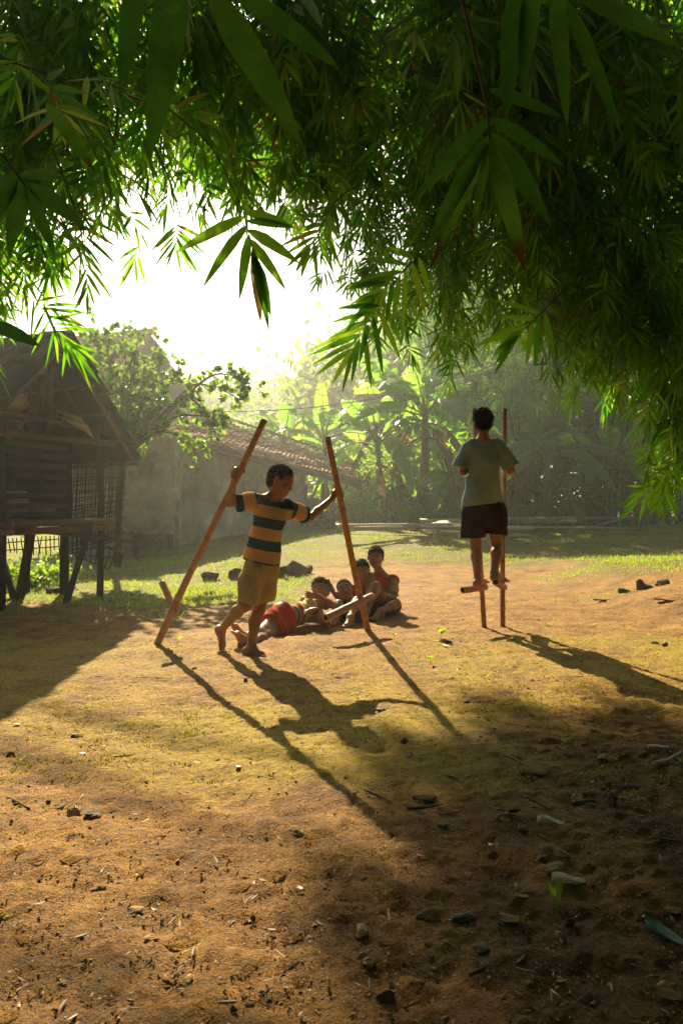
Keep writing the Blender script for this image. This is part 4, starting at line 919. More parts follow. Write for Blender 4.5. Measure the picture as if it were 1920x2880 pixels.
# ------------------------------------------------------------------ people: smooth-blended solids turned into one surface
class Field:
    def __init__(s, lo, hi, h):
        s.h = h; s.o = np.asarray(lo, float); s.n = np.ceil((np.asarray(hi)-s.o)/h).astype(int)+1
        s.d = np.full(s.n, 1.0, np.float32); s.id = np.zeros(s.n, np.int16)
    def win(s, lo, hi):
        a = np.clip(np.floor((lo-s.o)/s.h).astype(int), 0, s.n-1); b = np.clip(np.ceil((hi-s.o)/s.h).astype(int)+1, 1, s.n)
        if np.any(b <= a): return None
        g = [s.o[i]+s.h*np.arange(a[i], b[i]) for i in range(3)]
        X, Y, Z = np.meshgrid(*g, indexing='ij')
        return (slice(a[0], b[0]), slice(a[1], b[1]), slice(a[2], b[2])), np.stack([X, Y, Z], -1)
    def put(s, sl, d, k, ident, sub=False):
        o = s.d[sl]
        if sub:
            h = np.maximum(k-np.abs(o+d), 0)/k; s.d[sl] = np.maximum(o, -d)+h*h*k*.25; return
        if ident is not None: s.id[sl] = np.where(d < o, ident, s.id[sl])
        h = np.maximum(k-np.abs(o-d), 0)/k; s.d[sl] = np.minimum(o, d)-h*h*k*.25
    def cone(s, a, b, r1, r2=None, k=.02, id=None, sub=False, sq=None):
        a = np.asarray(a, float); b = np.asarray(b, float); r2 = r1 if r2 is None else r2
        m = max(r1, r2)+k+3*s.h
        if sq: m *= 1.3
        w = s.win(np.minimum(a, b)-m, np.maximum(a, b)+m)
        if w is None: return
        sl, P = w; ab = b-a; t = np.clip(((P-a)@ab)/(ab@ab+1e-9), 0, 1); q = P-a-t[..., None]*ab
        if sq:                              # flattened section: direction and factor
            n = nrm(sq[0]); c = q@n; q = q-n*c[..., None]*(1-1/sq[1])
        s.put(sl, np.sqrt((q*q).sum(-1))-(r1+(r2-r1)*t), k, id, sub)
    def ell(s, c, r, ax=None, k=.02, id=None, sub=False):
        c = np.asarray(c, float); r = np.asarray(r, float); m = r.max()+k+3*s.h
        w = s.win(c-m, c+m)
        if w is None: return
        sl, P = w; q = P-c
        if ax is not None: q = q@np.asarray(ax, float).T
        k0 = np.sqrt(((q/r)**2).sum(-1)); k1 = np.sqrt(((q/r**2)**2).sum(-1))+1e-9
        s.put(sl, k0*(k0-1)/k1, k, id, sub)
    def pts(s):
        g = [s.o[i]+s.h*np.arange(s.n[i]) for i in range(3)]
        return np.stack(np.meshgrid(*g, indexing='ij'), -1)
    def mesh(s):
        d = s.d; n = s.n; neg = d < 0
        c = np.zeros(n-1, np.int8)
        for i in (0, 1):
            for j in (0, 1):
                for k in (0, 1): c += neg[i:n[0]-1+i, j:n[1]-1+j, k:n[2]-1+k]
        act = np.argwhere((c > 0) & (c < 8)); idx = np.full(n-1, -1, np.int64); idx[tuple(act.T)] = np.arange(len(act))
        cor = [(i, j, k) for i in (0, 1) for j in (0, 1) for k in (0, 1)]
        dv = {o: d[act[:, 0]+o[0], act[:, 1]+o[1], act[:, 2]+o[2]].astype(float) for o in cor}
        acc = np.zeros((len(act), 3)); cnt = np.zeros(len(act))
        for o in cor:
            for ax in range(3):
                if o[ax]: continue
                p = list(o); p[ax] = 1; p = tuple(p); A, B = dv[o], dv[p]; m = (A < 0) != (B < 0)
                t = np.where(m, A/np.where(A-B == 0, 1, A-B), 0); q = np.array(o, float)[None].repeat(len(act), 0); q[:, ax] += t
                acc += q*m[:, None]; cnt += m
        v = s.o+s.h*(act+acc/np.maximum(cnt, 1)[:, None]); Q = []
        for ax in range(3):
            u, w = (ax+1) % 3, (ax+2) % 3
            sl0 = [slice(None)]*3; sl1 = [slice(None)]*3; sl0[ax] = slice(0, n[ax]-1); sl1[ax] = slice(1, n[ax])
            x = neg[tuple(sl0)] != neg[tuple(sl1)]; e = np.argwhere(x)
            e = e[(e[:, u] > 0) & (e[:, w] > 0) & (e[:, u] < n[u]-1) & (e[:, w] < n[w]-1)]
            fl = neg[tuple(e.T)]
            def cell(du, dw):
                q = e.copy(); q[:, u] -= du; q[:, w] -= dw; return idx[tuple(q.T)]
            f = np.stack([cell(1, 1), cell(0, 1), cell(0, 0), cell(1, 0)], 1); f[~fl] = f[~fl][:, ::-1]; Q.append(f)
        Q = np.vstack(Q); return v, Q[(Q >= 0).all(1)], s.id[tuple(act.T)]
def frame(f, u):                            # right, forward, up rows
    f = nrm(f); u = nrm(np.asarray(u, float)-f*np.dot(f, u)); return np.array([np.cross(f, u), f, u])
def head(F_, c, ax, k=1.0, hid=1):
    r, f, u = ax; L = lambda x, y, z: c+(r*x+f*y+u*z)*k
    F_.ell(L(0, -.008, .022), V(.070, .088, .082)*k, ax, .01, hid)
    F_.ell(L(0, .022, -.035), V(.057, .062, .068)*k, ax, .03*k, hid)
    F_.ell(L(0, .056, -.082), V(.026, .022, .02)*k, ax, .03*k, hid)
    F_.ell(L(0, .066, .026), V(.052, .018, .016)*k, ax, .02*k, hid)               # brow
    for s in (-1, 1):
        F_.ell(L(s*.03, .088, .0), V(.017, .014, .012)*k, ax, .012*k, None, sub=True)
        F_.ell(L(s*.036, .062, -.032), V(.022, .018, .02)*k, ax, .02*k, hid)        # cheek
        F_.ell(L(s*.03, .074, .0), V(.0125, .0115, .0105)*k, ax, .004*k, hid)       # lids
        F_.ell(L(s*.071, -.006, -.006), V(.01, .02, .031)*k, frame(f+s*r*.5, u), .008*k, hid)
    F_.cone(L(0, .076, .0), L(0, .092, -.03), .008*k, .0115*k, .012*k, hid)
    for s in (-1, 1): F_.ell(L(s*.011, .083, -.034), V(.008, .008, .007)*k, ax, .008*k, hid)
    F_.ell(L(0, .076, -.055), V(.021, .011, .0065)*k, ax, .006*k, hid); F_.ell(L(0, .074, -.066), V(.018, .011, .0075)*k, ax, .006*k, hid)
    F_.ell(L(0, .092, -.0605), V(.019, .009, .0025)*k, ax, .003*k, None, sub=True)
def hand_grip(F_, P, a, n, rp, wrist, sg=1, k=1.05, hid=2):
    """hand closed round a pole: P on the axis, a axis direction, n from pole to palm"""
    a = nrm(a); n = nrm(n-a*np.dot(n, a)); b = np.cross(a, n)*sg
    pol = lambda th, r_, o: P+(n*math.cos(th)+b*math.sin(th))*r_+a*o
    palm = pol(-.15, rp+.015*k, 0)
    F_.ell(palm, V(.036, .03, .016)*k, np.array([a, b, n]), .012, hid); F_.cone(wrist, pol(-.5, rp+.018, -.004), .021*k, .02*k, .02, hid, sq=(n, .8))
    for i in range(4):
        o = (i-1.5)*.0185*k; ln = (.9, 1.05, 1.0, .8)[i]; pr = None
        for j, th in enumerate((.3, 1.05*ln, 1.8*ln, 2.5*ln)):
            q = pol(th, rp+.0085*k, o)
            if pr is not None: F_.cone(pr, q, (.0088-.0008*j)*k, (.0082-.0008*j)*k, .003, hid)
            pr = q
    pr = pol(-.5, rp+.016*k, .02*k)
    for j, (th, o) in enumerate(((-.95, .034), (-1.5, .038), (-2.1, .032))):
        q = pol(th, rp+.011*k, o*k); F_.cone(pr, q, (.012-.001*j)*k, (.0105-.001*j)*k, .005, hid); pr = q
def hand_open(F_, w, d, nrmv, k=.9, curl=.6, hid=2, sg=1):
    """relaxed hand: wrist w, pointing along d, palm facing nrmv"""
    d = nrm(d); n = nrm(nrmv-d*np.dot(nrmv, d)); s = np.cross(d, n)*sg; ax = np.array([d, s, n])
    F_.ell(w+d*.045*k, V(.045, .034, .016)*k, ax, .015, hid); F_.cone(w-d*.02, w+d*.03*k, .02*k, .024*k, .02, hid)
    for i in range(4):
        b = w+d*.08*k+s*(i-1.5)*.0175*k; ln = (.86, 1, .94, .74)[i]; p = b; dd = d+s*(i-1.5)*.07
        for j, l in enumerate((.032, .023, .018)):
            c = curl*(j+.4)*(.85+.1*i); q = p+(nrm(dd)*math.cos(c)+n*math.sin(c))*l*ln*k
            F_.cone(p, q, (.0088-.001*j)*k, (.0082-.001*j)*k, .003, hid); p = q
    p = w+d*.02*k-s*.028*k
    for j, (l, x) in enumerate(((.032, .8), (.027, .4))):
        q = p+nrm(d*.75-s*x+n*.35)*l*k; F_.cone(p, q, (.0125-.001*j)*k, (.011-.001*j)*k, .005, hid); p = q
def foot(F_, ank, heel, ball, up, k=.9, hid=3):
    f = nrm(ball-heel); up = nrm(up-f*np.dot(up, f)); s = np.cross(f, up)
    F_.cone(ank, heel+up*.026*k, .03*k, .03*k, .03, hid); F_.ell(heel+up*.024*k, V(.03, .036, .026)*k, np.array([s, f, up]), .02, hid)
    F_.cone(ank+f*.015, ball+up*.022*k, .032*k, .022*k, .03, hid, sq=(up, .8)); F_.cone(heel+up*.02*k, ball+up*.016*k, .028*k, .02*k, .03, hid)
    F_.cone(ball-s*.02*k+up*.016*k, ball+s*.022*k+up*.014*k, .017*k, .015*k, .02, hid)
    for i in range(5):
        b = ball+s*(i-2)*.0165*k*-1; l = (.042, .044, .04, .034, .028)[i] if True else .04
        F_.cone(b+up*.013*k, b+f*l*k+up*.009*k, (.0125, .009, .0088, .0085, .008)[i]*k, (.011, .008, .0078, .0075, .007)[i]*k, .004, hid)
def limb(F_, pts, rad, k=.03, hid=2):
    for (a, b), (r1, r2) in zip(zip(pts[:-1], pts[1:]), rad): F_.cone(a, b, r1, r2, k, hid)
def person(label, J, S, skin, clothes, hair, h=.0055, group=None, accessories=None):
    allp = np.vstack([np.asarray(v, float)[None] for kx, v in J.items() if isinstance(v, np.ndarray) and kx[:4] != 'calf' and kx not in ('face', 'up', 'fuL', 'fuR')])
    lo, hi = allp.min(0)-.17, allp.max(0)+.17
    base = V(J['pel'][0], J['pel'][1], lo[2]+.17)
    o = thing('person', label, 'person', base, group)
    ax = frame(J['face'], J['up'])
    F_ = Field(lo, hi, h); hk = J.get('hk', .95)
    head(F_, J['head'], ax, hk)
    F_.cone(J['neck'], J['head']-ax[2]*.05-ax[1]*.012, .043*S, .042*S, .03, 1)
    F_.cone(J['sL'], J['neck'], .036*S, .04*S, .04, 4); F_.cone(J['sR'], J['neck'], .036*S, .04*S, .04, 4)
    F_.cone(J['chest'], J['neck'], .058*S, .043*S, .03, 4); F_.cone(J['chest'], J['pel'], .06*S, .062*S, .03, 4)
    F_.cone(J['sL'], J['chest'], .036*S, .045*S, .03, 4); F_.cone(J['sR'], J['chest'], .036*S, .045*S, .03, 4)
    F_.cone(J['hL'], J['hR'], .07*S, .07*S, .05, 5)
    for c in 'LR':
        limb(F_, [J['s'+c], J['e'+c]], [(.036*S, .029*S)], .03); limb(F_, [J['e'+c], J['e'+c]+(J['w'+c]-J['e'+c])*.3, J['w'+c]], [(.028*S, .031*S), (.031*S, .0205*S)], .02)
        limb(F_, [J['h'+c], J['k'+c]], [(.066*S, .043*S)], .04)
        m = J['k'+c]+(J['a'+c]-J['k'+c])*.3; bk = nrm(J.get('calf'+c, V(0, 1, 0)))
        limb(F_, [J['k'+c], m+bk*.012, J['a'+c]], [(.042*S, .043*S), (.043*S, .026*S)], .03)
        if 'heel'+c in J: foot(F_, J['a'+c], J['heel'+c], J['ball'+c], J.get('fu'+c, V(0, 0, 1)), S*.95)
        hd = J.get('hand'+c)
        if hd: (hand_grip if hd[0] == 'grip' else hand_open)(F_, *hd[1:], **J.get('hk'+c, {}))
    v, q, ids = F_.mesh(); mb = MB()
    lipd = np.exp(-(((v-(J['head']+(ax[1]*.08-ax[2]*.061)*hk))@ax.T/V(.02, .02, .009))**2).sum(1)) if True else 0
    mb.add(v, q, v=.5+.25*nz(v[:, 0]*9, v[:, 2]*9), lip=lipd); mb.build('body', skin, o)
    for s in (-1, 1):                       # eyes
        mb = MB(); c = J['head']+(ax[0]*s*.03+ax[1]*.0775+ax[2]*.0)*hk; th = np.linspace(0, math.pi, 7)
        mb.tube([c+ax[0]*.0095*hk*math.cos(t) for t in th], .006*hk*np.sin(th)+.0004, 8); mb.build('eye', M['eye'], o)
        mb = MB(); mb.tube([J['head']+(ax[0]*(s*.03+x)+ax[1]*(.084-abs(x)*.25)+ax[2]*(.024-abs(x+s*.0)*.12))*hk for x in np.linspace(-.018, .018, 7)], [.001, .0028, .0032, .0032, .0032, .0028, .001], 5); mb.build('eyebrow', M['hair'], o)
    # hair: a cap over the skull plus short strands that catch the light
    H_ = Field(J['head']-.16, J['head']+.17, .0045); L = lambda x, y, z: J['head']+(ax[0]*x+ax[1]*y+ax[2]*z)*hk
    H_.ell(L(0, -.012, .026), V(.0745, .092, .086)*hk, ax, .01); H_.ell(L(0, -.05, -.03), V(.056, .04, .05)*hk, ax, .02)
    P = H_.pts()-J['head']; u, f, r_ = P@ax[2]/hk, P@ax[1]/hk, P@ax[0]/hk
    fr = hair.get('front', .052)+.012*np.sin(r_*70+1)+.006*np.sin(r_*190)
    cut = np.maximum(np.minimum(f-.012, .045-u), -(u+.075-.0*f)); cut2 = np.where(np.abs(r_) > .05, np.minimum(f-(.0), .03-u), -1)
    line = np.minimum(f-.035, fr-u)
    d = np.maximum(H_.d, np.maximum(np.maximum(line, -(u+.072)), np.minimum(f+.005, .012-u)))
    earcut = ((P-(ax[1]*-.004+ax[2]*-.01)*hk)@ax.T); d = np.maximum(d, -(np.sqrt((earcut[..., 1]/.024)**2+(earcut[..., 2]/.036)**2)-1)*.02*hk-np.where(np.abs(earcut[..., 0]) > .055*hk, 0, 1))
    H_.d = (d+.0025*np.sin(P@V(190, 60, 80))*np.sin(P@V(40, 170, -90))+.003*np.sin(P@V(330, -190, 260))).astype(np.float32)
    v, q, _ = H_.mesh(); mb = MB(); mb.add(v, q, v=rng.rand(len(v)))
    nm = hair.get('n', 1500); i = rng.randint(0, len(v), nm); dn = nrm_rows(v[i]-L(0, -.01, .0)); B = v[i]-dn*.004
    D = dn*.55+rand_unit(nm)*.35+ax[2]*.25-ax[1]*.15; leaves(mb, B, D, rand_unit(nm), hair.get('len', .02)*(.6+1.1*rng.rand(nm)), .0042, .25, 'blade', .1)
    mb.build('hair', hair.get('mat', M['hair']), o)
    for c in clothes: c(o, J, S)
    for a in (accessories or []): a(o, J)
    return o
def nrm_rows(a): return a/(np.linalg.norm(a, axis=1)[:, None]+1e-9)
def wrinkle(P, amp, fr=1.0, sd=0.0):
    x, y, z = P[..., 0]*fr, P[..., 1]*fr, P[..., 2]*fr
    return 1.5*amp*(1.1*np.sin(24*x-9*z+12*y+sd+2.5*np.sin(7*z+5*x))+np.sin(31*x+17*z+sd+2*np.sin(9*z+7*x))*.5+np.sin(23*y-14*z+2*sd+2*np.sin(13*x))*.5+.5*np.sin(55*x+41*y+20*z+sd))
def garment(name, mat, prims, cuts, th=.012, h=.0055, wr=.004, sd=0., attrs=None, k=.03, wfr=1.0):
    """loose cloth shell: prims (a, b, r1, r2, id[, squash]); cuts {id: [(point, outward normal)]}"""
    def mk(o, J, S):
        pp = np.vstack([p[0] for p in prims]+[p[1] for p in prims]); m = max(max(p[2], p[3]) for p in prims)+.05
        F_ = Field(pp.min(0)-m, pp.max(0)+m, h)
        for p in prims: F_.cone(p[0], p[1], p[2], p[3], k, p[4], sq=p[5] if len(p) > 5 else None)
        P = F_.pts(); d = F_.d+wrinkle(P, wr, wfr, sd); ins = -(d+th); out = np.maximum(d, ins)
        for i, lst in cuts.items():
            for (c, n) in lst:
                pl = (P-np.asarray(c))@nrm(n)
                out = np.where((F_.id == i) | (i == 0), np.maximum(out, pl), out)
        F_.d = out.astype(np.float32); v, q, ids = F_.mesh(); mb = MB()
        kw = attrs(v, ids) if attrs else {}
        mb.add(v, q, v=.5+.3*nz(v[:, 0]*6, v[:, 2]*6), **kw); mb.build(name, mat, o)
    return mk
def clothmat(name, c1, c2, transl=.3, tcol=None): return pmat(name, c1, c2, 14, .9, .25, 300, spec=.1, transl=transl, tcol=tcol)
def skinmat(name, c1, c2):
    m, N, L, out = mat_new(name)
    tc = N.new('ShaderNodeTexCoord').outputs['Object']; n = noise(N, L, 22, 5, tc)
    r = ramp(N, [(.3, c1), (.7, c2)]); L.new(n.outputs['Fac'], r.inputs[0])
    a = N.new('ShaderNodeAttribute'); a.attribute_name = 'lip'
    c = mixc(N, L, a.outputs['Fac'], r.outputs[0], (c1[0]*.85, c1[1]*.5, c1[2]*.5))
    b = N.new('ShaderNodeBsdfPrincipled'); L.new(c, b.inputs['Base Color']); b.inputs['Roughness'].default_value = .48
    b.inputs['Specular IOR Level'].default_value = .45
    b.inputs['Subsurface Weight'].default_value = .12; b.inputs['Subsurface Radius'].default_value = (.02, .008, .004); b.inputs['Subsurface Scale'].default_value = .5
    L.new(b.outputs[0], out.inputs['Surface']); return m
M['skin'] = skinmat('skin', (.26, .12, .058), (.4, .2, .105))
M['eye'] = pmat('eye', (.015, .01, .008), (.03, .02, .015), 5, .2)
M['hair'] = pmat('hair', (.012, .008, .005), (.035, .02, .01), 30, .75, spec=.2)
M['hair_brown'] = pmat('hair_brown', (.03, .015, .007), (.075, .035, .014), 30, .75, spec=.2)
def striped():
    m, N, L, out = mat_new('striped_jersey')
    s = N.new('ShaderNodeAttribute'); s.attribute_name = 'stripe'
    a, b = (.74, .56, .27), (.024, .095, .15)
    st = [(0, b), (.075, b), (.0755, b)]
    r = N.new('ShaderNodeMath'); r.operation = 'FRACT'; L.new(s.outputs['Fac'], r.inputs[0])
    rp = ramp(N, [(0, b), (.46, a)], 'CONSTANT'); L.new(r.outputs[0], rp.inputs[0])
    tc = N.new('ShaderNodeTexCoord').outputs['Object']; n = noise(N, L, 30, 5, tc); r2 = ramp(N, [(.3, (.8, .8, .8)), (.7, (1.1, 1.1, 1.1))]); L.new(n.outputs['Fac'], r2.inputs[0])
    c = mixc(N, L, .7, rp.outputs[0], r2.outputs[0], 'MULTIPLY')
    bs = N.new('ShaderNodeBsdfPrincipled'); L.new(c, bs.inputs['Base Color']); bs.inputs['Roughness'].default_value = .9; bs.inputs['Specular IOR Level'].default_value = .1
    t = N.new('ShaderNodeBsdfTranslucent'); L.new(mixc(N, L, 1.0, c, (1.5, 1.35, 1.2), 'MULTIPLY'), t.inputs['Color'])
    ms = N.new('ShaderNodeMixShader'); ms.inputs[0].default_value = .5; L.new(bs.outputs[0], ms.inputs[1]); L.new(t.outputs[0], ms.inputs[2]); L.new(ms.outputs[0], out.inputs['Surface']); return m
M['striped'] = striped()
# ---- bamboo stilts
def stilt(label, b, t, peg0, peg1, r0=.028, r1=.021, pr=.03, lash=True):
    o = thing('bamboo_stilt', label, 'stilt', b, 'bamboo stilts the boys play on')
    b, t = np.asarray(b, float), np.asarray(t, float); n = 60; mb = MB(); P = b+(t-b)*np.linspace(0, 1, n)[:, None]
    ax_ = nrm(np.cross(t-b, V(0, 1, 0))); P = P+ax_*(.006*np.sin(np.linspace(0, 5, n)))[:, None]
    r = np.linspace(r0, r1, n); nodes = np.arange(5, n, 9); r[nodes] *= 1.14; r[nodes-1] *= .97
    vn = np.full(n, .5)+.12*np.sin(np.arange(n)*.9); vn[nodes] = 1.0; vn[nodes-1] = -.3; mb.tube(P, r, 14, v=np.append(np.repeat(vn, 14), [.5, .5]))
    po = mb.build('pole', M['bamboo_pole'], o)
    def ring(p, d, R_, par):                # hollow cut end
        d = nrm(d); mb = MB(); u = nrm(np.cross(d, V(.3, .2, 1))); w_ = np.cross(d, u); an = np.linspace(0, 6.2832, 17)[:-1]
        c = np.cos(an)[:, None]*u+np.sin(an)[:, None]*w_; vv = np.vstack([p+c*R_+d*.001, p+c*R_*.72+d*.001, p+c*R_*.7-d*.0+d*.0005]); i = np.arange(16); j = (i+1) % 16
        mb.add(np.vstack([vv, p+d*.0012]), np.stack([i, j, j+16, i+16], 1), v=.9); mb.build('cut_rim', M['bamboo_dry'], par)
        mb = MB(); mb.add(np.vstack([p+c*R_*.715+d*.0016, p+d*.0016]), None, np.stack([i, j, np.full(16, 16)], 1), v=.1); mb.build('hollow', M['hollow'], par)
    ring(P[-1], t-b, r1, po)
    if peg0 is not None:
        peg0, peg1 = np.asarray(peg0, float), np.asarray(peg1, float); mb = MB(); m = 20; Q = peg0+(peg1-peg0)*np.linspace(0, 1, m)[:, None]; rr = np.full(m, pr); rr[7] *= 1.07; rr[14] *= 1.07
        mb.tube(Q, rr, 14); pg = mb.build('footrest', M['bamboo_pole'], o); ring(peg0, peg0-peg1, pr, pg)
    return o
M['hollow'] = pmat('bamboo_hollow', (.02, .012, .006), (.03, .02, .01), 5, .9)
LB, LT = V(*at(441, 1812, 5.645)), at(740, 1181, 4.82); LB[2] = gz(LB[0], LB[1])-.01
CB, CT = V(*at(1035, 1772, 6.33)), at(919, 1232, 5.42); CB[2] = gz(CB[0], CB[1])-.01
SLB, SLT = at(1361, 1762, 6.52), at(1331, 1150, 6.6); SRB, SRT = at(1413, 1762, 6.52), at(1417, 1150, 6.55)
SLB[2] = gz(SLB[0], SLB[1])-.01; SRB[2] = gz(SRB[0], SRB[1])-.01
on = lambda a, b, t: a+(b-a)*t
def on_py(a, b, py):
    lo, hi = 0., 1.
    for _ in range(40):
        m = .5*(lo+hi); p = on(a, b, m); y = 1440-(p[2]-1)*F/p[1]
        if y > py: lo = m
        else: hi = m
    return on(a, b, lo)
lp = on_py(LB, LT, 1712)
stilt('leaning bamboo stilt in the striped boy\'s right hand, its short footrest tilted up', LB, LT, at(456, 1638, 5.62), lp+nrm(lp-at(456, 1638, 5.62))*.05, pr=.025)
cp = on_py(CB, CT, 1690)
stilt('bamboo stilt in the striped boy\'s left hand, its footrest pointing at the lying children', CB, CT, at(916, 1738, 5.75), cp+nrm(cp-at(916, 1738, 5.75))*.16, pr=.03)
slp = on_py(SLB, SLT, 1652); srp = on_py(SRB, SRT, 1650)
stilt('upright bamboo stilt under the grey shirted boy\'s left foot, behind his head', SLB, SLT, at(1301, 1660, 6.36), slp+nrm(slp-at(1301, 1660, 6.36))*.045, .022, .02, .03)
stilt('upright bamboo stilt under the grey shirted boy\'s right foot, fully visible', SRB, SRT, at(1393, 1637, 6.24), srp+nrm(srp-at(1393, 1637, 6.24))*.045, .022, .02, .03)
# ---- the striped boy walking with two stilts
def boy_striped():
    S = .95
    rg, lg = on_py(LB, LT, 1334), on_py(CB, CT, 1390)
    la = nrm(LT-LB); ca = nrm(CT-CB)
    J = dict(head=at(789, 1352, 5.22), face=V(.92, -.22, -.36), up=V(.28, 0, .95), neck=at(768, 1404, 5.24), chest=at(758, 1455, 5.26), pel=at(738, 1585, 5.28), hk=.98,
             sR=at(716, 1404, 5.17), sL=at(822, 1434, 5.33), eR=at(645, 1414, 5.12), eL=at(874, 1454, 5.46),
             hR=at(716, 1608, 5.22), hL=at(752, 1610, 5.33), kR=at(688, 1703, 5.12), kL=at(728, 1715, 5.25), aR=at(622, 1772, 5.38), aL=at(706, 1822, 5.21))
    J['wR'] = rg+V(-.028, .045, -.045); J['wL'] = lg+V(-.05, .0, -.03)
    J['handR'] = ('grip', rg, la, V(-.75, .65, 0), .022, J['wR']); J['hkR'] = dict(sg=1)
    J['handL'] = ('grip', lg, ca, V(-.5, .8, 0), .023, J['wL']); J['hkL'] = dict(sg=-1)
    J['calfR'] = V(-.3, .4, .5); J['calfL'] = V(-.8, .3, 0)
    J['heelR'] = J['aR']+V(-.035, .03, -.01); J['ballR'] = at(620, 1816, 5.36); J['fuR'] = V(.9, -.3, .1)
    J['heelL'] = V(*at(694, 1840, 5.22)); J['ballL'] = V(*at(733, 1846, 5.17))
    for n in ('heelL', 'ballL'): J[n][2] = gz(J[n][0], J[n][1])+.0
    tA = nrm(J['pel']-J['chest'])           # stripes follow the tilt of the torso
    cr = nrm(V(.95, .1, -.2)); tdir = nrm(np.cross(np.cross(cr, tA), cr)); tdir = tdir if tdir[2] < 0 else -tdir
    z0 = (J['neck']+V(0, 0, -.0))
    def attrs(v, ids):
        t = (v-z0)@tdir; st = (t-.047)/.155+.46+3
        for i, c in ((2, 'L'), (3, 'R')):
            d = nrm(J['e'+c]-J['s'+c]); x = (v-J['s'+c])@d; st = np.where(ids == i, np.where(x > .085, .2, np.where(x > .002, .7, .2)), st)
        return dict(stripe=st)
    hem = J['pel']+V(.0, 0, .01); sh = .062
    eL2 = on(J['sL'], J['eL'], .8); eR2 = on(J['sR'], J['eR'], .86)
    shirt = garment('striped_shirt', M['striped'], [
        (J['chest']+V(0, 0, .02), J['pel']+V(-.005, 0, .02), .116, .126, 1, (V(.6, -.8, 0), .82)), (J['pel']+V(0, 0, .05), J['pel']+V(-.01, 0, -.12), .126, .13, 1, (V(.6, -.8, 0), .82)),
        (J['sL']+V(-.02, 0, -.015), J['sR']+V(.02, 0, -.015), .05, .05, 1), (on(J['sL'], J['neck'], .3), J['chest'], .06, .1, 1), (on(J['sR'], J['neck'], .3), J['chest'], .06, .1, 1), (J['neck']+V(0, 0, -.035), J['chest'], .05, .1, 1),
        (J['sL']+V(0, 0, -.008), eL2, .058, .062, 2), (J['sR']+V(0, 0, -.008), eR2, .058, .062, 3)],
        {1: [(hem, nrm(tdir+V(.0, 0, 0))), (J['neck']+V(0, 0, .012), V(.1, -.1, 1))], 2: [(on(J['sL'], J['eL'], .66), J['eL']-J['sL'])], 3: [(on(J['sR'], J['eR'], .74), J['eR']-J['sR'])]},
        th=.015, wr=.0045, attrs=attrs, sd=1.)
    kR, kL = J['kR'], J['kL']
    shorts = garment('shorts', clothmat('khaki_cloth', (.7, .53, .19), (.82, .66, .28), .45), [
        (J['pel']+V(0, 0, .1), J['pel']+V(0, 0, -.04), .105, .115, 1, (V(.6, -.8, 0), .85)), (J['hR'], on(J['hR'], kR, 1.12)+V(.01, 0, -.03), .086, .08, 2), (J['hL'], on(J['hL'], kL, 1.05)+V(0, 0, 0), .086, .08, 3)],
        {1: [(J['pel']+V(0, 0, .07), V(0, 0, 1))], 2: [(on(J['hR'], kR, .93), nrm(V(-.25, -.1, -1)))], 3: [(on(J['hL'], kL, .82), nrm(V(.12, 0, -1)))]}, th=.008, wr=.006, sd=3., wfr=.8)
    def badge(o, J):
        mb = MB(); c = J['chest']+V(.075, -.07, .055); f = nrm(V(.62, -.78, .05)); r_ = nrm(np.cross(f, V(0, 0, 1))); u = np.cross(r_, f)
        c = at(799, 1448, 5.16)
        pts = [(-.013, .02), (.013, .02), (.013, -.008), (0, -.024), (-.013, -.008)]
        a = np.array([c+r_*x+u*y for x, y in pts]); mb.add(np.vstack([a, a+f*.004]), [[0, 1, 6, 5], [1, 2, 7, 6], [2, 3, 8, 7], [3, 4, 9, 8], [4, 0, 5, 9]], [[5, 6, 7], [5, 7, 9], [7, 8, 9], [0, 2, 1], [0, 4, 2], [4, 3, 2]], v=.5)
        mb.build('badge', clothmat('red_badge', (.3, .04, .02), (.35, .05, .03), .1), o)
    person('walking boy in a dark and orange striped shirt gripping two stilts', J, S, M['skin'], [shirt, shorts], dict(n=3000, len=.012, front=.06, mat=M['hair_brown']), h=.005, accessories=[])
boy_striped()
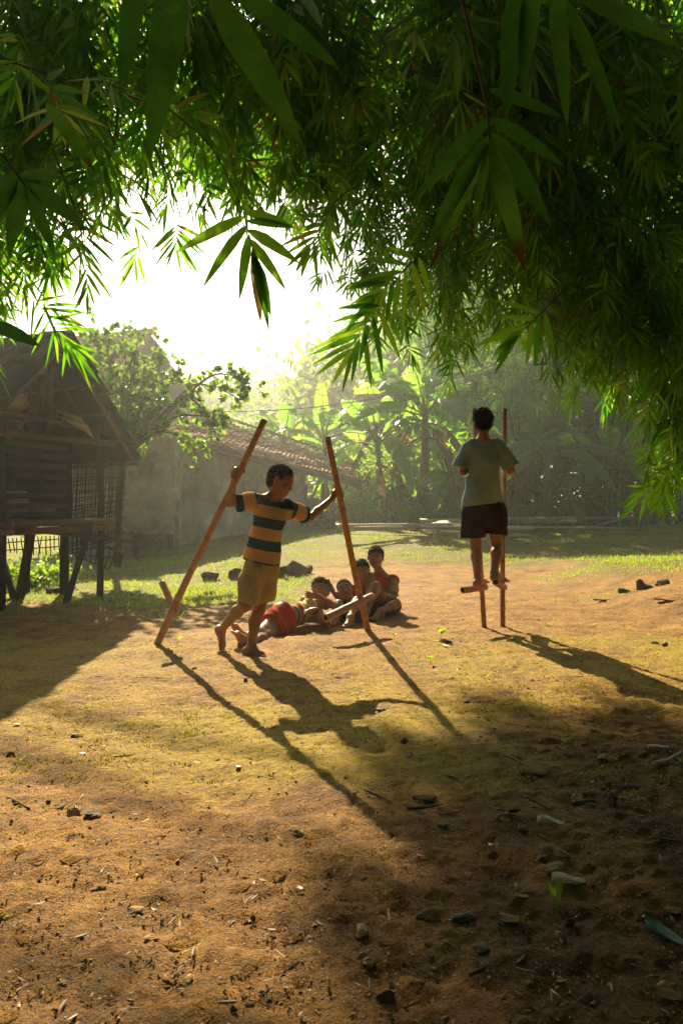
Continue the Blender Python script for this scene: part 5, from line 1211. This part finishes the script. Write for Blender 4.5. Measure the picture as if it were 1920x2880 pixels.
def boy_on_stilts():
    S = 1.06
    rg, lg = on_py(SRB, SRT, 1276), on_py(SLB, SLT, 1290)
    J = dict(head=at(1358, 1188, 6.42), face=V(.12, 1, -.1), up=V(0, -.03, 1), neck=at(1358, 1242, 6.4), chest=at(1358, 1300, 6.4), pel=at(1358, 1420, 6.42), hk=1.0,
             sL=at(1316, 1258, 6.41), sR=at(1400, 1258, 6.41), eL=at(1301, 1328, 6.42), eR=at(1436, 1324, 6.4), hL=at(1335, 1440, 6.42), hR=at(1381, 1440, 6.42),
             kL=at(1337, 1535, 6.47), kR=at(1397, 1532, 6.46), aL=at(1342, 1632, 6.4), aR=at(1389, 1614, 6.32))
    J['wL'] = lg+V(-.03, -.05, -.03); J['wR'] = rg+V(.035, -.05, -.04)
    J['handL'] = ('grip', lg, nrm(SLT-SLB), V(-.8, -.5, 0), .021, J['wL']); J['hkL'] = dict(sg=-1)
    J['handR'] = ('grip', rg, nrm(SRT-SRB), V(.85, -.4, 0), .021, J['wR']); J['hkR'] = dict(sg=1)
    J['calfL'] = J['calfR'] = V(0, -1, 0)
    J['heelL'] = at(1341, 1648, 6.38); J['ballL'] = at(1358, 1641, 6.50); J['heelR'] = at(1389, 1631, 6.30); J['ballR'] = at(1413, 1636, 6.42)
    J['fuL'] = J['fuR'] = V(0, 0, 1)
    c = J['chest']; p = J['pel']
    shirt = garment('grey_shirt', clothmat('grey_blue_cloth', (.28, .38, .5), (.4, .52, .64), .3), [
        (c+V(0, 0, .02), p+V(0, -.005, -.0), .152, .168, 1, (V(0, 1, 0), .62)), (p+V(0, 0, .05), p+V(.005, 0, -.14), .168, .182, 1, (V(0, 1, 0), .62)),
        (J['sL']+V(.02, 0, -.02), J['sR']+V(-.02, 0, -.02), .058, .058, 1), (on(J['sL'], J['neck'], .3), c, .07, .12, 1, (V(0, 1, 0), .8)), (on(J['sR'], J['neck'], .3), c, .07, .12, 1, (V(0, 1, 0), .8)), (J['neck']+V(0, 0, -.03), c, .058, .1, 1),
        (J['sL']+V(.01, 0, -.01), J['eL']+V(-.015, 0, 0), .068, .084, 2), (J['sR']+V(-.01, 0, -.01), J['eR']+V(.015, 0, 0), .068, .082, 3)],
        {1: [(p+V(0, 0, .0), nrm(V(.12, -.05, -1))), (J['neck']+V(0, 0, .022), V(0, .15, 1))], 2: [(on(J['sL'], J['eL'], .84), J['eL']-J['sL'])], 3: [(on(J['sR'], J['eR'], .88), J['eR']-J['sR'])]},
        th=.02, wr=.006, sd=5., wfr=.75)
    shorts = garment('shorts', clothmat('dark_brown_cloth', (.025, .014, .009), (.05, .026, .015), .12), [
        (p+V(0, 0, .05), p+V(0, 0, -.07), .15, .16, 1, (V(0, 1, 0), .68)), (J['hL']+V(-.02, 0, 0), on(J['hL'], J['kL'], 1.1)+V(-.03, 0, 0), .1, .1, 2), (J['hR']+V(.025, 0, 0), on(J['hR'], J['kR'], 1.05)+V(.012, 0, 0), .1, .088, 3)],
        {1: [(p+V(0, 0, .04), V(0, 0, 1))], 2: [(on(J['hL'], J['kL'], .76), V(.05, 0, -1))], 3: [(on(J['hR'], J['kR'], .68), V(-.1, 0, -1))]}, th=.017, wr=.004, sd=8.)
    person('older boy seen from behind standing on stilts in a grey shirt and dark shorts', J, S, M['skin'], [shirt, shorts], dict(n=2600, len=.026, front=.06), h=.0055)
boy_on_stilts()
M['red_cloth'] = clothmat('red_cloth', (.55, .06, .025), (.68, .1, .04), .35)
M['dark_red'] = clothmat('dark_red_cloth', (.26, .03, .015), (.36, .05, .025), .25)
M['cream'] = clothmat('cream_cloth', (.5, .36, .13), (.62, .46, .2), .35)
M['dark_cloth'] = clothmat('dark_cloth', (.025, .025, .02), (.05, .05, .04), .1)
M['yellow_cloth'] = clothmat('yellow_cloth', (.42, .24, .05), (.52, .32, .08), .3)
M['white_cloth'] = clothmat('white_cloth', (.5, .45, .36), (.62, .56, .45), .3)
def simple_clothes(J, S, sm, bm, sleeve=.75, leg=.8, sd=0., slm=None, loose=1.0):
    t = nrm(J['neck']-J['pel']); k = S*loose
    def at_(v, ids): return {}
    sh = garment('shirt', sm, [(J['chest'], J['pel'], .108*k, .112*k, 1), (J['sL'], J['sR'], .05*k, .05*k, 1), (J['neck']-t*.03, J['chest'], .05*k, .1*k, 1), (on(J['sL'], J['neck'], .2), J['chest'], .055*k, .1*k, 1), (on(J['sR'], J['neck'], .2), J['chest'], .055*k, .1*k, 1)],
                 {1: [(J['pel'], -t), (J['neck']+t*.012, t)]}, th=.009, wr=.005, sd=sd)
    sls = []
    for c in 'LR':
        sls.append(garment('sleeve', slm or sm, [(on(J['s'+c], J['neck'], .1), on(J['s'+c], J['e'+c], sleeve+.2), .053*k, .055*k, 2)], {2: [(on(J['s'+c], J['e'+c], sleeve), J['e'+c]-J['s'+c])]}, th=.009, wr=.004, sd=sd+2))
    bo = garment('shorts', bm, [(J['pel']+t*.05, J['pel'], .104*k, .108*k, 1), (J['hL'], on(J['hL'], J['kL'], leg+.15), .09*k, .076*k, 2), (J['hR'], on(J['hR'], J['kR'], leg+.15), .09*k, .076*k, 3)],
                 {1: [(J['pel']+t*.055, t)], 2: [(on(J['hL'], J['kL'], leg), J['kL']-J['hL'])], 3: [(on(J['hR'], J['kR'], leg), J['kR']-J['hR'])]}, th=.009, wr=.005, sd=sd+4)
    return [sh, bo]+sls
def child_lying():
    S = .95
    J = dict(head=at(902, 1657, 6.86), face=V(-.3, -.9, .12), up=V(-.3, .2, .95), neck=at(898, 1698, 6.84), chest=at(866, 1718, 6.62), pel=at(800, 1738, 6.28), hk=.98,
             sR=at(858, 1690, 6.72), sL=at(895, 1735, 6.6), eR=at(936, 1702, 6.58), wR=at(893, 1676, 6.62), eL=at(922, 1754, 6.34), wL=at(884, 1716, 6.32),
             hR=at(790, 1718, 6.3), hL=at(806, 1752, 6.22), kR=at(742, 1770, 5.98), kL=at(750, 1788, 5.92), aR=at(684, 1790, 5.66), aL=at(690, 1806, 5.58))
    J['handR'] = ('open', J['wR'], V(-1, -.1, .12), V(0, 1, -.1)); J['handL'] = ('open', J['wL'], V(-.75, .1, -.15), V(.2, .5, -1))
    J['calfR'] = J['calfL'] = V(.2, -.4, -.8)
    J['heelR'] = at(672, 1800, 5.62); J['ballR'] = at(656, 1765, 5.62); J['fuR'] = V(.8, .5, .3); J['heelL'] = at(682, 1824, 5.52); J['ballL'] = at(664, 1788, 5.5); J['fuL'] = V(.8, .5, .3)
    J['heelL'][2] = max(J['heelL'][2], .04)
    def bracelet(o, J):
        w_ = on(J['wL'], J['eL'], .12); d = nrm(J['eL']-J['wL']); u = nrm(np.cross(d, V(0, 0, 1))); v_ = np.cross(d, u)
        mb = MB(); mb.tube([w_+(u*math.cos(t)+v_*math.sin(t))*.027 for t in np.linspace(0, 6.283, 18)], .008, 6, cap=False); mb.build('wrist_band', M['dark_cloth'], o)
    cl = simple_clothes(J, S, M['red_stripe'], M['red_cloth'], .8, .62, 2., M['cream'], .92)
    person('child lying on the ground in red shorts with a hand over the mouth', J, S, M['skin'], cl, dict(n=1500, len=.02, front=.058, mat=M['hair_brown']), h=.006, accessories=[bracelet])
def red_stripe():
    m, N, L, out = mat_new('red_cream_shirt'); tc = N.new('ShaderNodeTexCoord').outputs['Object']
    sp = N.new('ShaderNodeSeparateXYZ'); L.new(tc, sp.inputs[0]); a = N.new('ShaderNodeMath'); a.operation = 'MULTIPLY_ADD'; L.new(sp.outputs[0], a.inputs[0]); a.inputs[1].default_value = .8; L.new(sp.outputs[1], a.inputs[2])
    r = ramp(N, [(0, (.32, .3, .2)), (.10, (.1, .12, .09)), (.125, (.42, .36, .22)), (.15, (.45, .05, .03)), (.25, (.55, .4, .15)), (.4, (.6, .44, .18))], 'CONSTANT'); L.new(a.outputs[0], r.inputs[0])
    b = N.new('ShaderNodeBsdfPrincipled'); L.new(r.outputs[0], b.inputs['Base Color']); b.inputs['Roughness'].default_value = .9; L.new(b.outputs[0], out.inputs['Surface']); return m
M['red_stripe'] = red_stripe()
child_lying()
def child_tilted():
    S = .9
    J = dict(head=at(970, 1658, 7.05), face=V(-.1, -.92, .3), up=V(-.32, .25, .9), neck=at(985, 1693, 7.12), chest=at(990, 1722, 7.14), pel=at(985, 1768, 7.0), hk=.95,
             sR=at(966, 1698, 7.06), sL=at(1018, 1706, 7.14), eR=at(952, 1680, 6.98), wR=at(932, 1658, 7.05), eL=at(1030, 1735, 7.0), wL=at(1010, 1712, 6.86), hR=at(972, 1770, 6.96), hL=at(1000, 1770, 6.96),
             kR=at(951, 1700, 6.78), kL=at(1000, 1696, 6.74), aR=at(944, 1762, 6.6), aL=at(985, 1764, 6.55))
    J['handR'] = ('open', J['wR'], V(-.5, 0, .8), V(0, -1, 0)); J['handL'] = ('open', J['wL'], V(-.9, -.2, .2), V(0, .2, -1)); J['calfR'] = J['calfL'] = V(0, 1, 0)
    for c in 'LR':
        J['heel'+c] = V(J['a'+c][0], J['a'+c][1]+.02, gz(*J['a'+c][:2])+.005); J['ball'+c] = J['heel'+c]+V(-.03, -.12, 0); J['a'+c][2] = J['heel'+c][2]+.07
    person('child reclining with raised knees and short cropped hair, head tilted back laughing', J, S, M['skin'], simple_clothes(J, S, M['dark_red'], M['dark_cloth'], .7, .85, 6.), dict(n=900, len=.008, front=.062), h=.006)
child_tilted()
def child_leaning():
    S = .9
    J = dict(head=at(1018, 1604, 7.42), face=V(-.05, -1, -.08), up=V(-.12, 0, 1), neck=at(1024, 1646, 7.46), chest=at(1026, 1682, 7.48), pel=at(1030, 1728, 7.42), hk=.95,
             sR=at(1002, 1654, 7.44), sL=at(1050, 1656, 7.46), eR=at(985, 1694, 7.42), wR=at(1005, 1710, 7.3), eL=at(1058, 1700, 7.36), wL=at(1030, 1706, 7.24), hR=at(1016, 1735, 7.38), hL=at(1042, 1735, 7.38),
             kR=at(1004, 1690, 7.12), kL=at(1030, 1692, 7.1), aR=at(1000, 1745, 6.98), aL=at(1022, 1745, 6.96))
    J['handR'] = ('open', J['wR'], V(.6, -.5, -.1), V(0, .2, -1)); J['handL'] = ('open', J['wL'], V(-.8, -.4, 0), V(0, .2, -1))
    for c in 'LR':
        J['heel'+c] = V(J['a'+c][0], J['a'+c][1]+.02, gz(*J['a'+c][:2])+.005); J['ball'+c] = J['heel'+c]+V(-.02, -.12, 0); J['a'+c][2] = J['heel'+c][2]+.07
    person('dark haired child in dark red sitting squeezed behind the centre stilt pole', J, S, M['skin'], simple_clothes(J, S, M['dark_red'], M['dark_cloth'], .75, .85, 9.), dict(n=1300, len=.02, front=.05), h=.006)
child_leaning()
def child_sitting():
    S = .98
    J = dict(head=at(1056, 1568, 7.52), face=V(-.12, -1, -.06), up=V(.04, 0, 1), neck=at(1068, 1614, 7.55), chest=at(1076, 1652, 7.56), pel=at(1084, 1705, 7.5), hk=1.0,
             sR=at(1040, 1626, 7.5), sL=at(1108, 1634, 7.58), eR=at(1036, 1690, 7.36), wR=at(1046, 1672, 7.22), eL=at(1106, 1682, 7.4), wL=at(1066, 1670, 7.2), hR=at(1068, 1708, 7.44), hL=at(1098, 1708, 7.48),
             kR=at(1056, 1648, 7.16), kL=at(1112, 1700, 7.2), aR=at(1030, 1702, 7.0), aL=at(1070, 1726, 7.02))
    J['handR'] = ('open', J['wR'], V(.7, -.5, .1), V(0, .8, -.3)); J['handL'] = ('open', J['wL'], V(-.8, -.45, .1), V(0, .8, -.3)); J['calfR'] = J['calfL'] = V(0, 1, -.2)
    for c in 'LR':
        J['heel'+c] = V(J['a'+c][0], J['a'+c][1]+.02, gz(*J['a'+c][:2])+.005); J['ball'+c] = J['heel'+c]+V(-.06, -.11, 0); J['a'+c][2] = J['heel'+c][2]+.07
    person('child sitting upright in a red shirt with cream sleeves, hands round one knee', J, S, M['skin'], simple_clothes(J, S, M['red_cloth'], M['yellow_cloth'], .85, .8, 12., M['cream']), dict(n=1700, len=.02, front=.052, mat=M['hair_brown']), h=.006)
child_sitting()
# ------------------------------------------------------------------ small things on the ground
def lump(c, r, seed, flat=.55, ang=.35, n=2):
    """angular stone: jittered sphere with a few planes cut off"""
    rs = np.random.RandomState(seed); mb = MB(); nu, nv = 12, 8
    th = np.linspace(0, np.pi, nv+1); ph = np.arange(nu)*2*np.pi/nu
    d = np.array([[math.sin(a)*math.cos(b), math.sin(a)*math.sin(b), math.cos(a)] for a in th for b in ph])
    k = np.ones(len(d))
    for _ in range(10):
        q = rs.randn(3); q /= np.linalg.norm(q); lim = rs.uniform(.45, .8); x = d@q; k = np.where(x*k > lim, lim/np.maximum(x, 1e-6), k)
    k *= 1+ang*.15*rs.randn(len(d)); d = d*k[:, None]*np.array([r[0], r[1], r[2]])*.5
    a = rs.uniform(0, 6.28); rot = np.array([[math.cos(a), -math.sin(a), 0], [math.sin(a), math.cos(a), 0], [0, 0, 1]])
    if r[0] > 1.6*r[1]: rot = np.eye(3)
    v = d@rot.T; v[:, 2] -= v[:, 2].min()+r[2]*.3; v += np.asarray(c)
    i = (np.arange(nv)[:, None]*nu); j = np.arange(nu)[None]; q = np.stack([i+j, i+(j+1) % nu, i+nu+(j+1) % nu, i+nu+j], -1).reshape(-1, 4)
    mb.add(v, q[:, ::-1], v=rs.rand()); return mb
def debris():
    S_ = lambda px, Y: px/F*Y
    def stone(px, py, w_, h, lb, mat='clay_shard', name='stone', cat='stone', fl=None):
        c = gp(px, py); s = S_(1, c[1]); mb = lump(c, (w_*s*.8, w_*s*.56, h*s*.75), int(px*7+py))
        ob = mb.build(name, M[mat], None, loc=tuple(c), smooth=False); tag(ob, lb, cat)
    def stick(p0, p1, r_, lb, mat='bark', name='stick', cat='stick'):
        a, b = gp(*p0), gp(*p1); m = (a+b)/2; m[2] = max(m[2], gz(m[0], m[1]))+.003; r_ *= .62; P = polyline([a+V(0, 0, r_*.7), m+V(.004, 0, 0), b+V(0, 0, r_*.8)], 9)
        mb = MB(); mb.tube(P, np.linspace(r_, r_*.6, 9)*(1+.1*rng.randn(9)), 7); tag(mb.build(name, M[mat], None, loc=tuple(a)), lb, cat)
    def flake(px, py, L, W, ang, lb, mat='dry_leaf', name='dry_leaf', cat='dry leaf', curl=.22):
        c = gp(px, py); s = S_(1, c[1]); L *= s; W *= s; n, m = 9, 5; mb = MB(); u, v = np.meshgrid(np.linspace(-.5, .5, n), np.linspace(-.5, .5, m), indexing='ij')
        wd = np.cos(u*2.9)**.6; jag = 1+.12*rng.randn(n, 1)
        x = u*L; y = v*W*wd*jag; z = curl*W*(v*2)**2*.35+.04*L*np.sin(u*5+px)*.3+.006+curl*W*.25*np.sin(v*7+u*4)
        ca, sa = math.cos(ang), math.sin(ang); P = np.stack([c[0]+x*ca-y*sa, c[1]+x*sa+y*ca, c[2]+z-z.min()+.004], -1).reshape(-1, 3)
        i = (np.arange(n-1)[:, None]*m+np.arange(m-1)[None]).ravel(); mb.add(P, np.stack([i, i+1, i+m+1, i+m], 1), v=rng.rand(), w=.5, u=.3)
        ob = mb.build(name, M[mat], None, loc=tuple(c)); so_ = ob.modifiers.new('thickness', 'SOLIDIFY'); so_.thickness = .0015; tag(ob, lb, cat)
    st = [(211, 2290, 84, 46, 'pale tan stone lying left of a darker stone, left side of the yard', 'clay_shard'), (260, 2296, 90, 44, 'brown flat topped stone right beside the pale tan stone', 'stone'),
          (272, 2500, 62, 30, 'wedge shaped tan clod alone in the lower left', 'clay_shard'), (340, 2550, 46, 28, 'small tan chip of stone just above a flat embedded one', 'clay_shard'), (386, 2558, 62, 16, 'flat pink tan stone pressed into the earth, lower left', 'clay_shard'),
          (830, 2340, 86, 30, 'smooth oval tan stone in the middle of the yard', 'clay_shard'), (28, 2126, 44, 34, 'dark clod at the far left edge of the sunny ground', 'dark_stone'), (548, 1882, 26, 24, 'dark round clod near the walking boy\'s trailing shadow', 'dark_stone'),
          (692, 1918, 28, 26, 'dark clod just below the walking boy\'s foot', 'dark_stone'), (214, 2075, 52, 18, 'dark stub of bark lying on the sunny moss at the left', 'dark_stone'), (710, 2585, 38, 38, 'dark pointed pebble in the lower middle', 'dark_stone'), (600, 2856, 100, 44, 'dark mossy clump at the bottom edge', 'dark_stone'),
          (925, 2795, 30, 44, 'upright tan chip near the bottom middle', 'clay_shard'), (1080, 2812, 84, 84, 'tall stone with a sunlit flat top near the bottom, right of middle', 'stone'), (1205, 2588, 98, 58, 'dark blocky stone in the shaded front ground', 'dark_stone'), (1300, 2580, 104, 44, 'flat grey brown stone right of the dark blocky one', 'stone'),
          (1340, 2674, 92, 48, 'rounded brown stone with a lit top edge, lower right', 'stone'), (1015, 2625, 88, 36, 'flat sunlit tan shard, the lowest one left of the shaded stones', 'clay_shard'), (1042, 2712, 74, 50, 'round brown stone touching another one near the bottom', 'stone'), (1016, 2690, 60, 36, 'low brown stone behind the round one near the bottom', 'stone'),
          (1526, 2410, 86, 34, 'flat shaded slab, left one of a pair in the dark ground', 'stone'), (1580, 2414, 90, 46, 'flat shaded slab, right one of a pair in the dark ground', 'stone'), (1621, 2244, 104, 34, 'oval flat stone in the shade left of the pyramid stone', 'stone'), (1716, 2262, 62, 76, 'dark pyramid shaped stone in the shaded ground at the right', 'dark_stone'),
          (1073, 1994, 82, 24, 'flat stone at the tip of the shadow of the walking boy', 'stone'), (1134, 2090, 40, 26, 'dark clod at the sunny edge of the front shade', 'dark_stone'), (1150, 2126, 60, 22, 'low flat stone under the dark clod at the shade edge', 'stone'), (1836, 1808, 50, 26, 'brown stone beyond the long stilt shadow, left of a smaller one', 'stone'),
          (1869, 1816, 30, 20, 'small brown stone beyond the long stilt shadow', 'stone'), (1312, 1978, 22, 18, 'tiny dark clod in the open sunlit moss', 'dark_stone'), (1242, 2322, 44, 28, 'grey triangular chip in the shaded front ground', 'stone'), (1712, 2136, 76, 40, 'broken brick red shard beside the dry leaves at the right', 'clay_shard'), (1762, 2140, 70, 44, 'tilted brown shard beside the broken brick piece', 'stone'),
          (1787, 2118, 120, 40, 'heap of dark burnt crust in front of the right bank', 'dark_stone'), (1465, 2330, 64, 30, 'flat stone left of the silver wrapper', 'stone'), (1420, 2310, 70, 34, 'rough brown stone in the shade, left of the flat one', 'stone'), (1250, 1806, 66, 18, 'dark burnt patch of soil beside the green seedling', 'dark_stone'),
          (135, 2260, 30, 26, 'small dark clod near the broken twig on the left', 'dark_stone'), (1560, 2450, 110, 40, 'dark stone under the clear wrapper in the shade', 'dark_stone'), (1600, 2600, 48, 44, 'dark cube like clod right of the seedling', 'dark_stone'), (1568, 2628, 46, 34, 'pale brown chip below the dark cube like clod', 'clay_shard')]
    for a in st: stone(*a[:5], mat=a[5])
    for px, py, w_, h, lb in [(590, 1622, 70, 44, 'flat topped grey stone in the grass left of the walking boy'), (665, 1620, 60, 60, 'round grey stone in the grass hidden behind the walking boy'), (775, 1616, 90, 70, 'large grey boulder in the grass right of the walking boy'), (830, 1608, 80, 66, 'grey boulder behind the largest one in the grass'), (868, 1604, 44, 40, 'small grey stone at the right end of the boulders in the grass')]:
        c = gp(px, py+8); s = S_(1, c[1]); tag(lump(c, (w_*s, w_*s*.8, h*s), px).build('boulder', M['stone'], None, loc=tuple(c)), lb, 'boulder')
    for px, py, w_, h, lb in [(1800, 1605, 60, 70, 'dark tree stump standing at the foot of the bank'), (1862, 1600, 70, 60, 'dark stump on the bank at the right, beside another'), (1815, 1590, 80, 36, 'dark boulder lying at the grassy bank edge'), (1755, 1610, 60, 30, 'small dark rock at the left foot of the bank')]:
        c = at(px, 1560, 8.5); c[2] = gz(c[0], c[1]); s = S_(1, c[1]); tag(lump(c, (w_*s*.7, w_*s*.55, h*s*.8), px).build('rock', M['dark_stone'], None, loc=tuple(c)), lb, 'rock')
    c = V((160-960)/F*9.3, 9.3, 0); c[2] = gz(c[0], c[1]); tag(lump(c, (.34, .3, .17), 5).build('rock', M['dark_stone'], None, loc=tuple(c)), 'dark rock at the foot of the thick hut post', 'rock')
    for a in [((22, 2245), (84, 2278), .009, 'broken twig with a thick end at the left edge'), ((322, 2130), (432, 2121), .005, 'long thin straight twig on the sunny moss, left'), ((162, 2278), (197, 2256), .005, 'short pale twig above the two tan stones'), ((1024, 2222), (1098, 2258), .006, 'brown twig at the sunny edge of the front shade'),
              ((1142, 2276), (1238, 2268), .009, 'dark stick lying level in the front shade'), ((1252, 2182), (1302, 2200), .007, 'short brown stick in the dark soil, upper middle'), ((1474, 2240), (1552, 2280), .007, 'pale bamboo splint slanting in the shade'), ((1430, 2284), (1505, 2274), .009, 'dark charred stick beside the pale splint'),
              ((1680, 2112), (1698, 2146), .006, 'short upright looking twig beside the brick shard'), ((1830, 2358), (1918, 2370), .007, 'long dark stick at the right edge of the shade'), ((1614, 2258), (1694, 2252), .006, 'thin stick between the oval and the pyramid stone'), ((1318, 2744), (1372, 2714), .006, 'dark twig in the litter near the bottom, right of middle'), ((1134, 2838), (1180, 2818), .004, 'thin pale straw near the bottom'), ((1410, 2122), (1470, 2152), .005, 'pale straw in the dark soil below the moss')]: stick(*a)
    stick((1842, 2158), (1916, 2124), .022, 'cut piece of bamboo lying at the right edge', 'bamboo_dry', 'bamboo_piece', 'bamboo piece')
    for a in [(1193, 2250, 70, 40, .3, 'crumpled pale dry leaf in the front shade'), (1260, 2284, 62, 26, -.3, 'pointed brown dry leaf beside the dark level stick'), (1505, 2182, 90, 40, .35, 'dark curled dry leaf in the shade, upper right'), (1872, 2808, 90, 50, -.5, 'large ragged brown leaf in the bottom right corner'), (1450, 2530, 80, 30, .1, 'wavy dry leaf lying above the seedling stem'), (1425, 2592, 80, 44, -.2, 'crumpled brown leaf left of the seedling in the shade'),
              (1836, 2608, 50, 22, 1.1, 'narrow dry leaf left of the torn green wrapper'), (1695, 1690, 60, 24, .2, 'dry leaf lying on the bare earth below the bank'), (1870, 1690, 60, 26, -.4, 'pale dry leaf at the right edge below the bank'), (1216, 2660, 50, 26, .4, 'pale scrap of leaf in the litter, lower middle'), (1094, 2660, 60, 30, .2, 'curled tan leaf scrap above the round stone'), (1890, 2570, 60, 40, .3, 'brown leaf at the right edge above the wrapper')]: flake(*a)
    for a in [(1548, 2328, 74, 40, -.2, 'crumpled silver wrapper glinting in the shade'), (1872, 2650, 130, 44, -1.0, 'torn greenish plastic strip at the right edge')]: flake(*a, mat='foil' if 'silver' in a[5] else 'green_plastic', name='wrapper', cat='wrapper', curl=.9)
    flake(1598, 2492, 92, 40, -.05, 'clear crumpled plastic wrapper behind the green seedling', 'clear_plastic', 'wrapper', 'wrapper', .9)
    flake(1848, 2110, 60, 24, .1, 'white plastic scrap on the burnt crust at the right', 'paper_scrap', 'plastic_scrap', 'plastic scrap', .6)
    for px, py, L, W, an, lb in [(670, 2160, 16, 16, .4, 'small white paper square on the sunny moss'), (842, 2503, 26, 14, -.6, 'white paper chip on the brown earth, lower middle'), (1254, 1818, 26, 12, -.7, 'white splinter beside the burnt patch and seedling'), (48, 2040, 18, 10, .5, 'white paper bit at the left shade edge'), (232, 2122, 22, 9, -.2, 'white paper bit above the long straight twig'), (1378, 2380, 12, 12, 1, 'tiny pale scrap in the middle of the shade')]: flake(px, py, L, W, an, lb, 'paper_scrap', 'paper_scrap', 'paper scrap', .2)
    for px, py, h, n, lb in [(1240, 1802, 58, 5, 'bright green seedling beside the burnt patch of soil'), (1208, 1868, 44, 3, 'small green sprout in the open earth between the stilts'), (1107, 1802, 40, 4, 'small green sprout right of the centre stilt foot'), (1686, 2062, 34, 2, 'thin green sprout on the moss at the right'), (1562, 2585, 150, 3, 'tall seedling with one broad leaf in front of the clear wrapper'), (500, 1815, 40, 4, 'little green weed between the left stilt and the walking boy'), (1912, 2170, 70, 3, 'green blade at the right edge beside the cut bamboo')]:
        c = gp(px, py); s = S_(1, c[1]); mb = MB(); an = rng.uniform(0, 6.28, n); D = np.stack([np.cos(an)*.6, np.sin(an)*.6-.2, np.full(n, 1.)], 1); mb.tube([c-V(0, 0, .005), c+V(.004, 0, h*s*.5)], .0025, 5, v=.5)
        leaves(mb, np.tile(c+V(.003, 0, h*s*.35), (n, 1)), D, rand_unit(n), h*s*.7*(.7+.5*rng.rand(n)), h*s*.16, .5, 'lance', .2); tag(mb.build('seedling', M['grass'], None, loc=tuple(c)), lb, 'seedling')
M['foil'] = pmat('foil', (.6, .5, .36), (.85, .75, .58), 40, .35, .3, spec=.5); M['green_plastic'] = pmat('green_plastic', (.07, .13, .09), (.28, .27, .2), 25, .5, spec=.3)
M['clear_plastic'] = pmat('clear_plastic', (.6, .5, .36), (.85, .76, .6), 30, .25, spec=.5, transl=.3); M['paper_scrap'] = pmat('paper_scrap', (.65, .65, .6), (.85, .85, .8), 30, .6)
debris()
def litter():
    """countless grit, chips and straw scraps on the bare earth"""
    def spread(n, y0, y1, p, f=None):
        y = y0+(y1-y0)*rng.rand(n)**p; px = rng.uniform(-40, 1960, n); x = (px-960)/F*y
        if f is not None: k = rng.rand(n) < f(x, y); x, y = x[k], y[k]
        return x, y
    def chips(mb, x, y, s, fl):
        n = len(x); base = np.array([[1, 0, 0], [0, 1, 0], [-1, 0, 0], [0, -1, 0], [0, 0, 1], [0, 0, -1]], float); T = np.array([[0, 1, 4], [1, 2, 4], [2, 3, 4], [3, 0, 4], [1, 0, 5], [2, 1, 5], [3, 2, 5], [0, 3, 5]])
        d = base[None]*(.5+.7*rng.rand(n, 6, 1)); d = d*np.stack([s, s*(.4+.5*rng.rand(n)), s*fl*(.4+.8*rng.rand(n))], 1)[:, None]
        a = rng.uniform(0, 6.28, n); ca, sa = np.cos(a)[:, None], np.sin(a)[:, None]; X = d[..., 0]*ca-d[..., 1]*sa; Y_ = d[..., 0]*sa+d[..., 1]*ca
        tx, ty = rng.randn(n, 1)*.25, rng.randn(n, 1)*.25; Z = d[..., 2]+X*tx+Y_*ty
        P = np.stack([X+x[:, None], Y_+y[:, None], Z+(gz(x, y)+s*.1)[:, None]], -1)
        mb.add(P.reshape(-1, 3), None, (T[None]+(np.arange(n)*6)[:, None, None]).reshape(-1, 3), v=np.repeat(rng.rand(n), 6))
    right = lambda x, y: .35+.65*np.maximum(sstep(.3, 1.0, x), 1-sstep(1.7, 2.6, y))
    mb = MB(); x, y = spread(36000, 1.35, 5.5, 1.3, right); chips(mb, x, y, .0018+.006*rng.rand(len(x))**4, .5); tag(mb.build('gravel', M['grit'], smooth=False), 'fine grit and crumbs scattered over the bare earth', 'gravel', kind='stuff')
    mb = MB(); x, y = spread(15000, 1.35, 11, 1.35, right); chips(mb, x, y, .003+.011*rng.rand(len(x))**5, .45); tag(mb.build('pebbles', M['pebble'], smooth=False), 'dark and tan pebbles strewn over the bare earth', 'pebbles', kind='stuff')
    mb = MB(); x, y = spread(3400, 1.35, 8, 1.5, right); n = len(x); an = rng.uniform(0, 6.28, n); D = np.stack([np.cos(an), np.sin(an), .12*rng.randn(n)], 1)
    leaves(mb, np.stack([x, y, gz(x, y)+.006], 1), D, np.cross(D, rand_unit(n)*.3+V(0, 0, 1)), .006+.045*rng.rand(n)**3, .003+.008*rng.rand(n)**3, -.1*rng.rand(n), 'lance4', .3); tag(mb.build('leaf_litter', M['litter'], smooth=False), 'straw scraps and dry leaf bits strewn over the bare earth', 'litter', kind='stuff')
M['grit'] = pmat('grit', (.07, .035, .014), (.36, .2, .08), 60, .85); M['pebble'] = pmat('pebble', (.045, .03, .016), (.4, .24, .11), 40, .8)
M['litter'] = leafmat('litter', [(0, (.07, .035, .014)), (.6, (.18, .1, .04)), (1, (.5, .36, .17))], [(0, (.1, .05, .02)), (1, (.4, .25, .1))], .2, .55, .4, rib=False)
litter()
# ------------------------------------------------------------------ haze
def haze():
    m, N, L, out = mat_new('haze_air')
    p = N.new('ShaderNodeVolumePrincipled'); p.inputs['Color'].default_value = (.9, .96, .97, 1)
    p.inputs['Density'].default_value = .0033; p.inputs['Anisotropy'].default_value = .6
    L.new(p.outputs[0], out.inputs['Volume'])
    mb = MB(); mb.box((0, 60, 10.5), (200, 170, 25))
    o = mb.build('haze', m, smooth=False); tag(o, 'sunlit morning haze filling the yard', 'haze', kind='stuff')
haze()
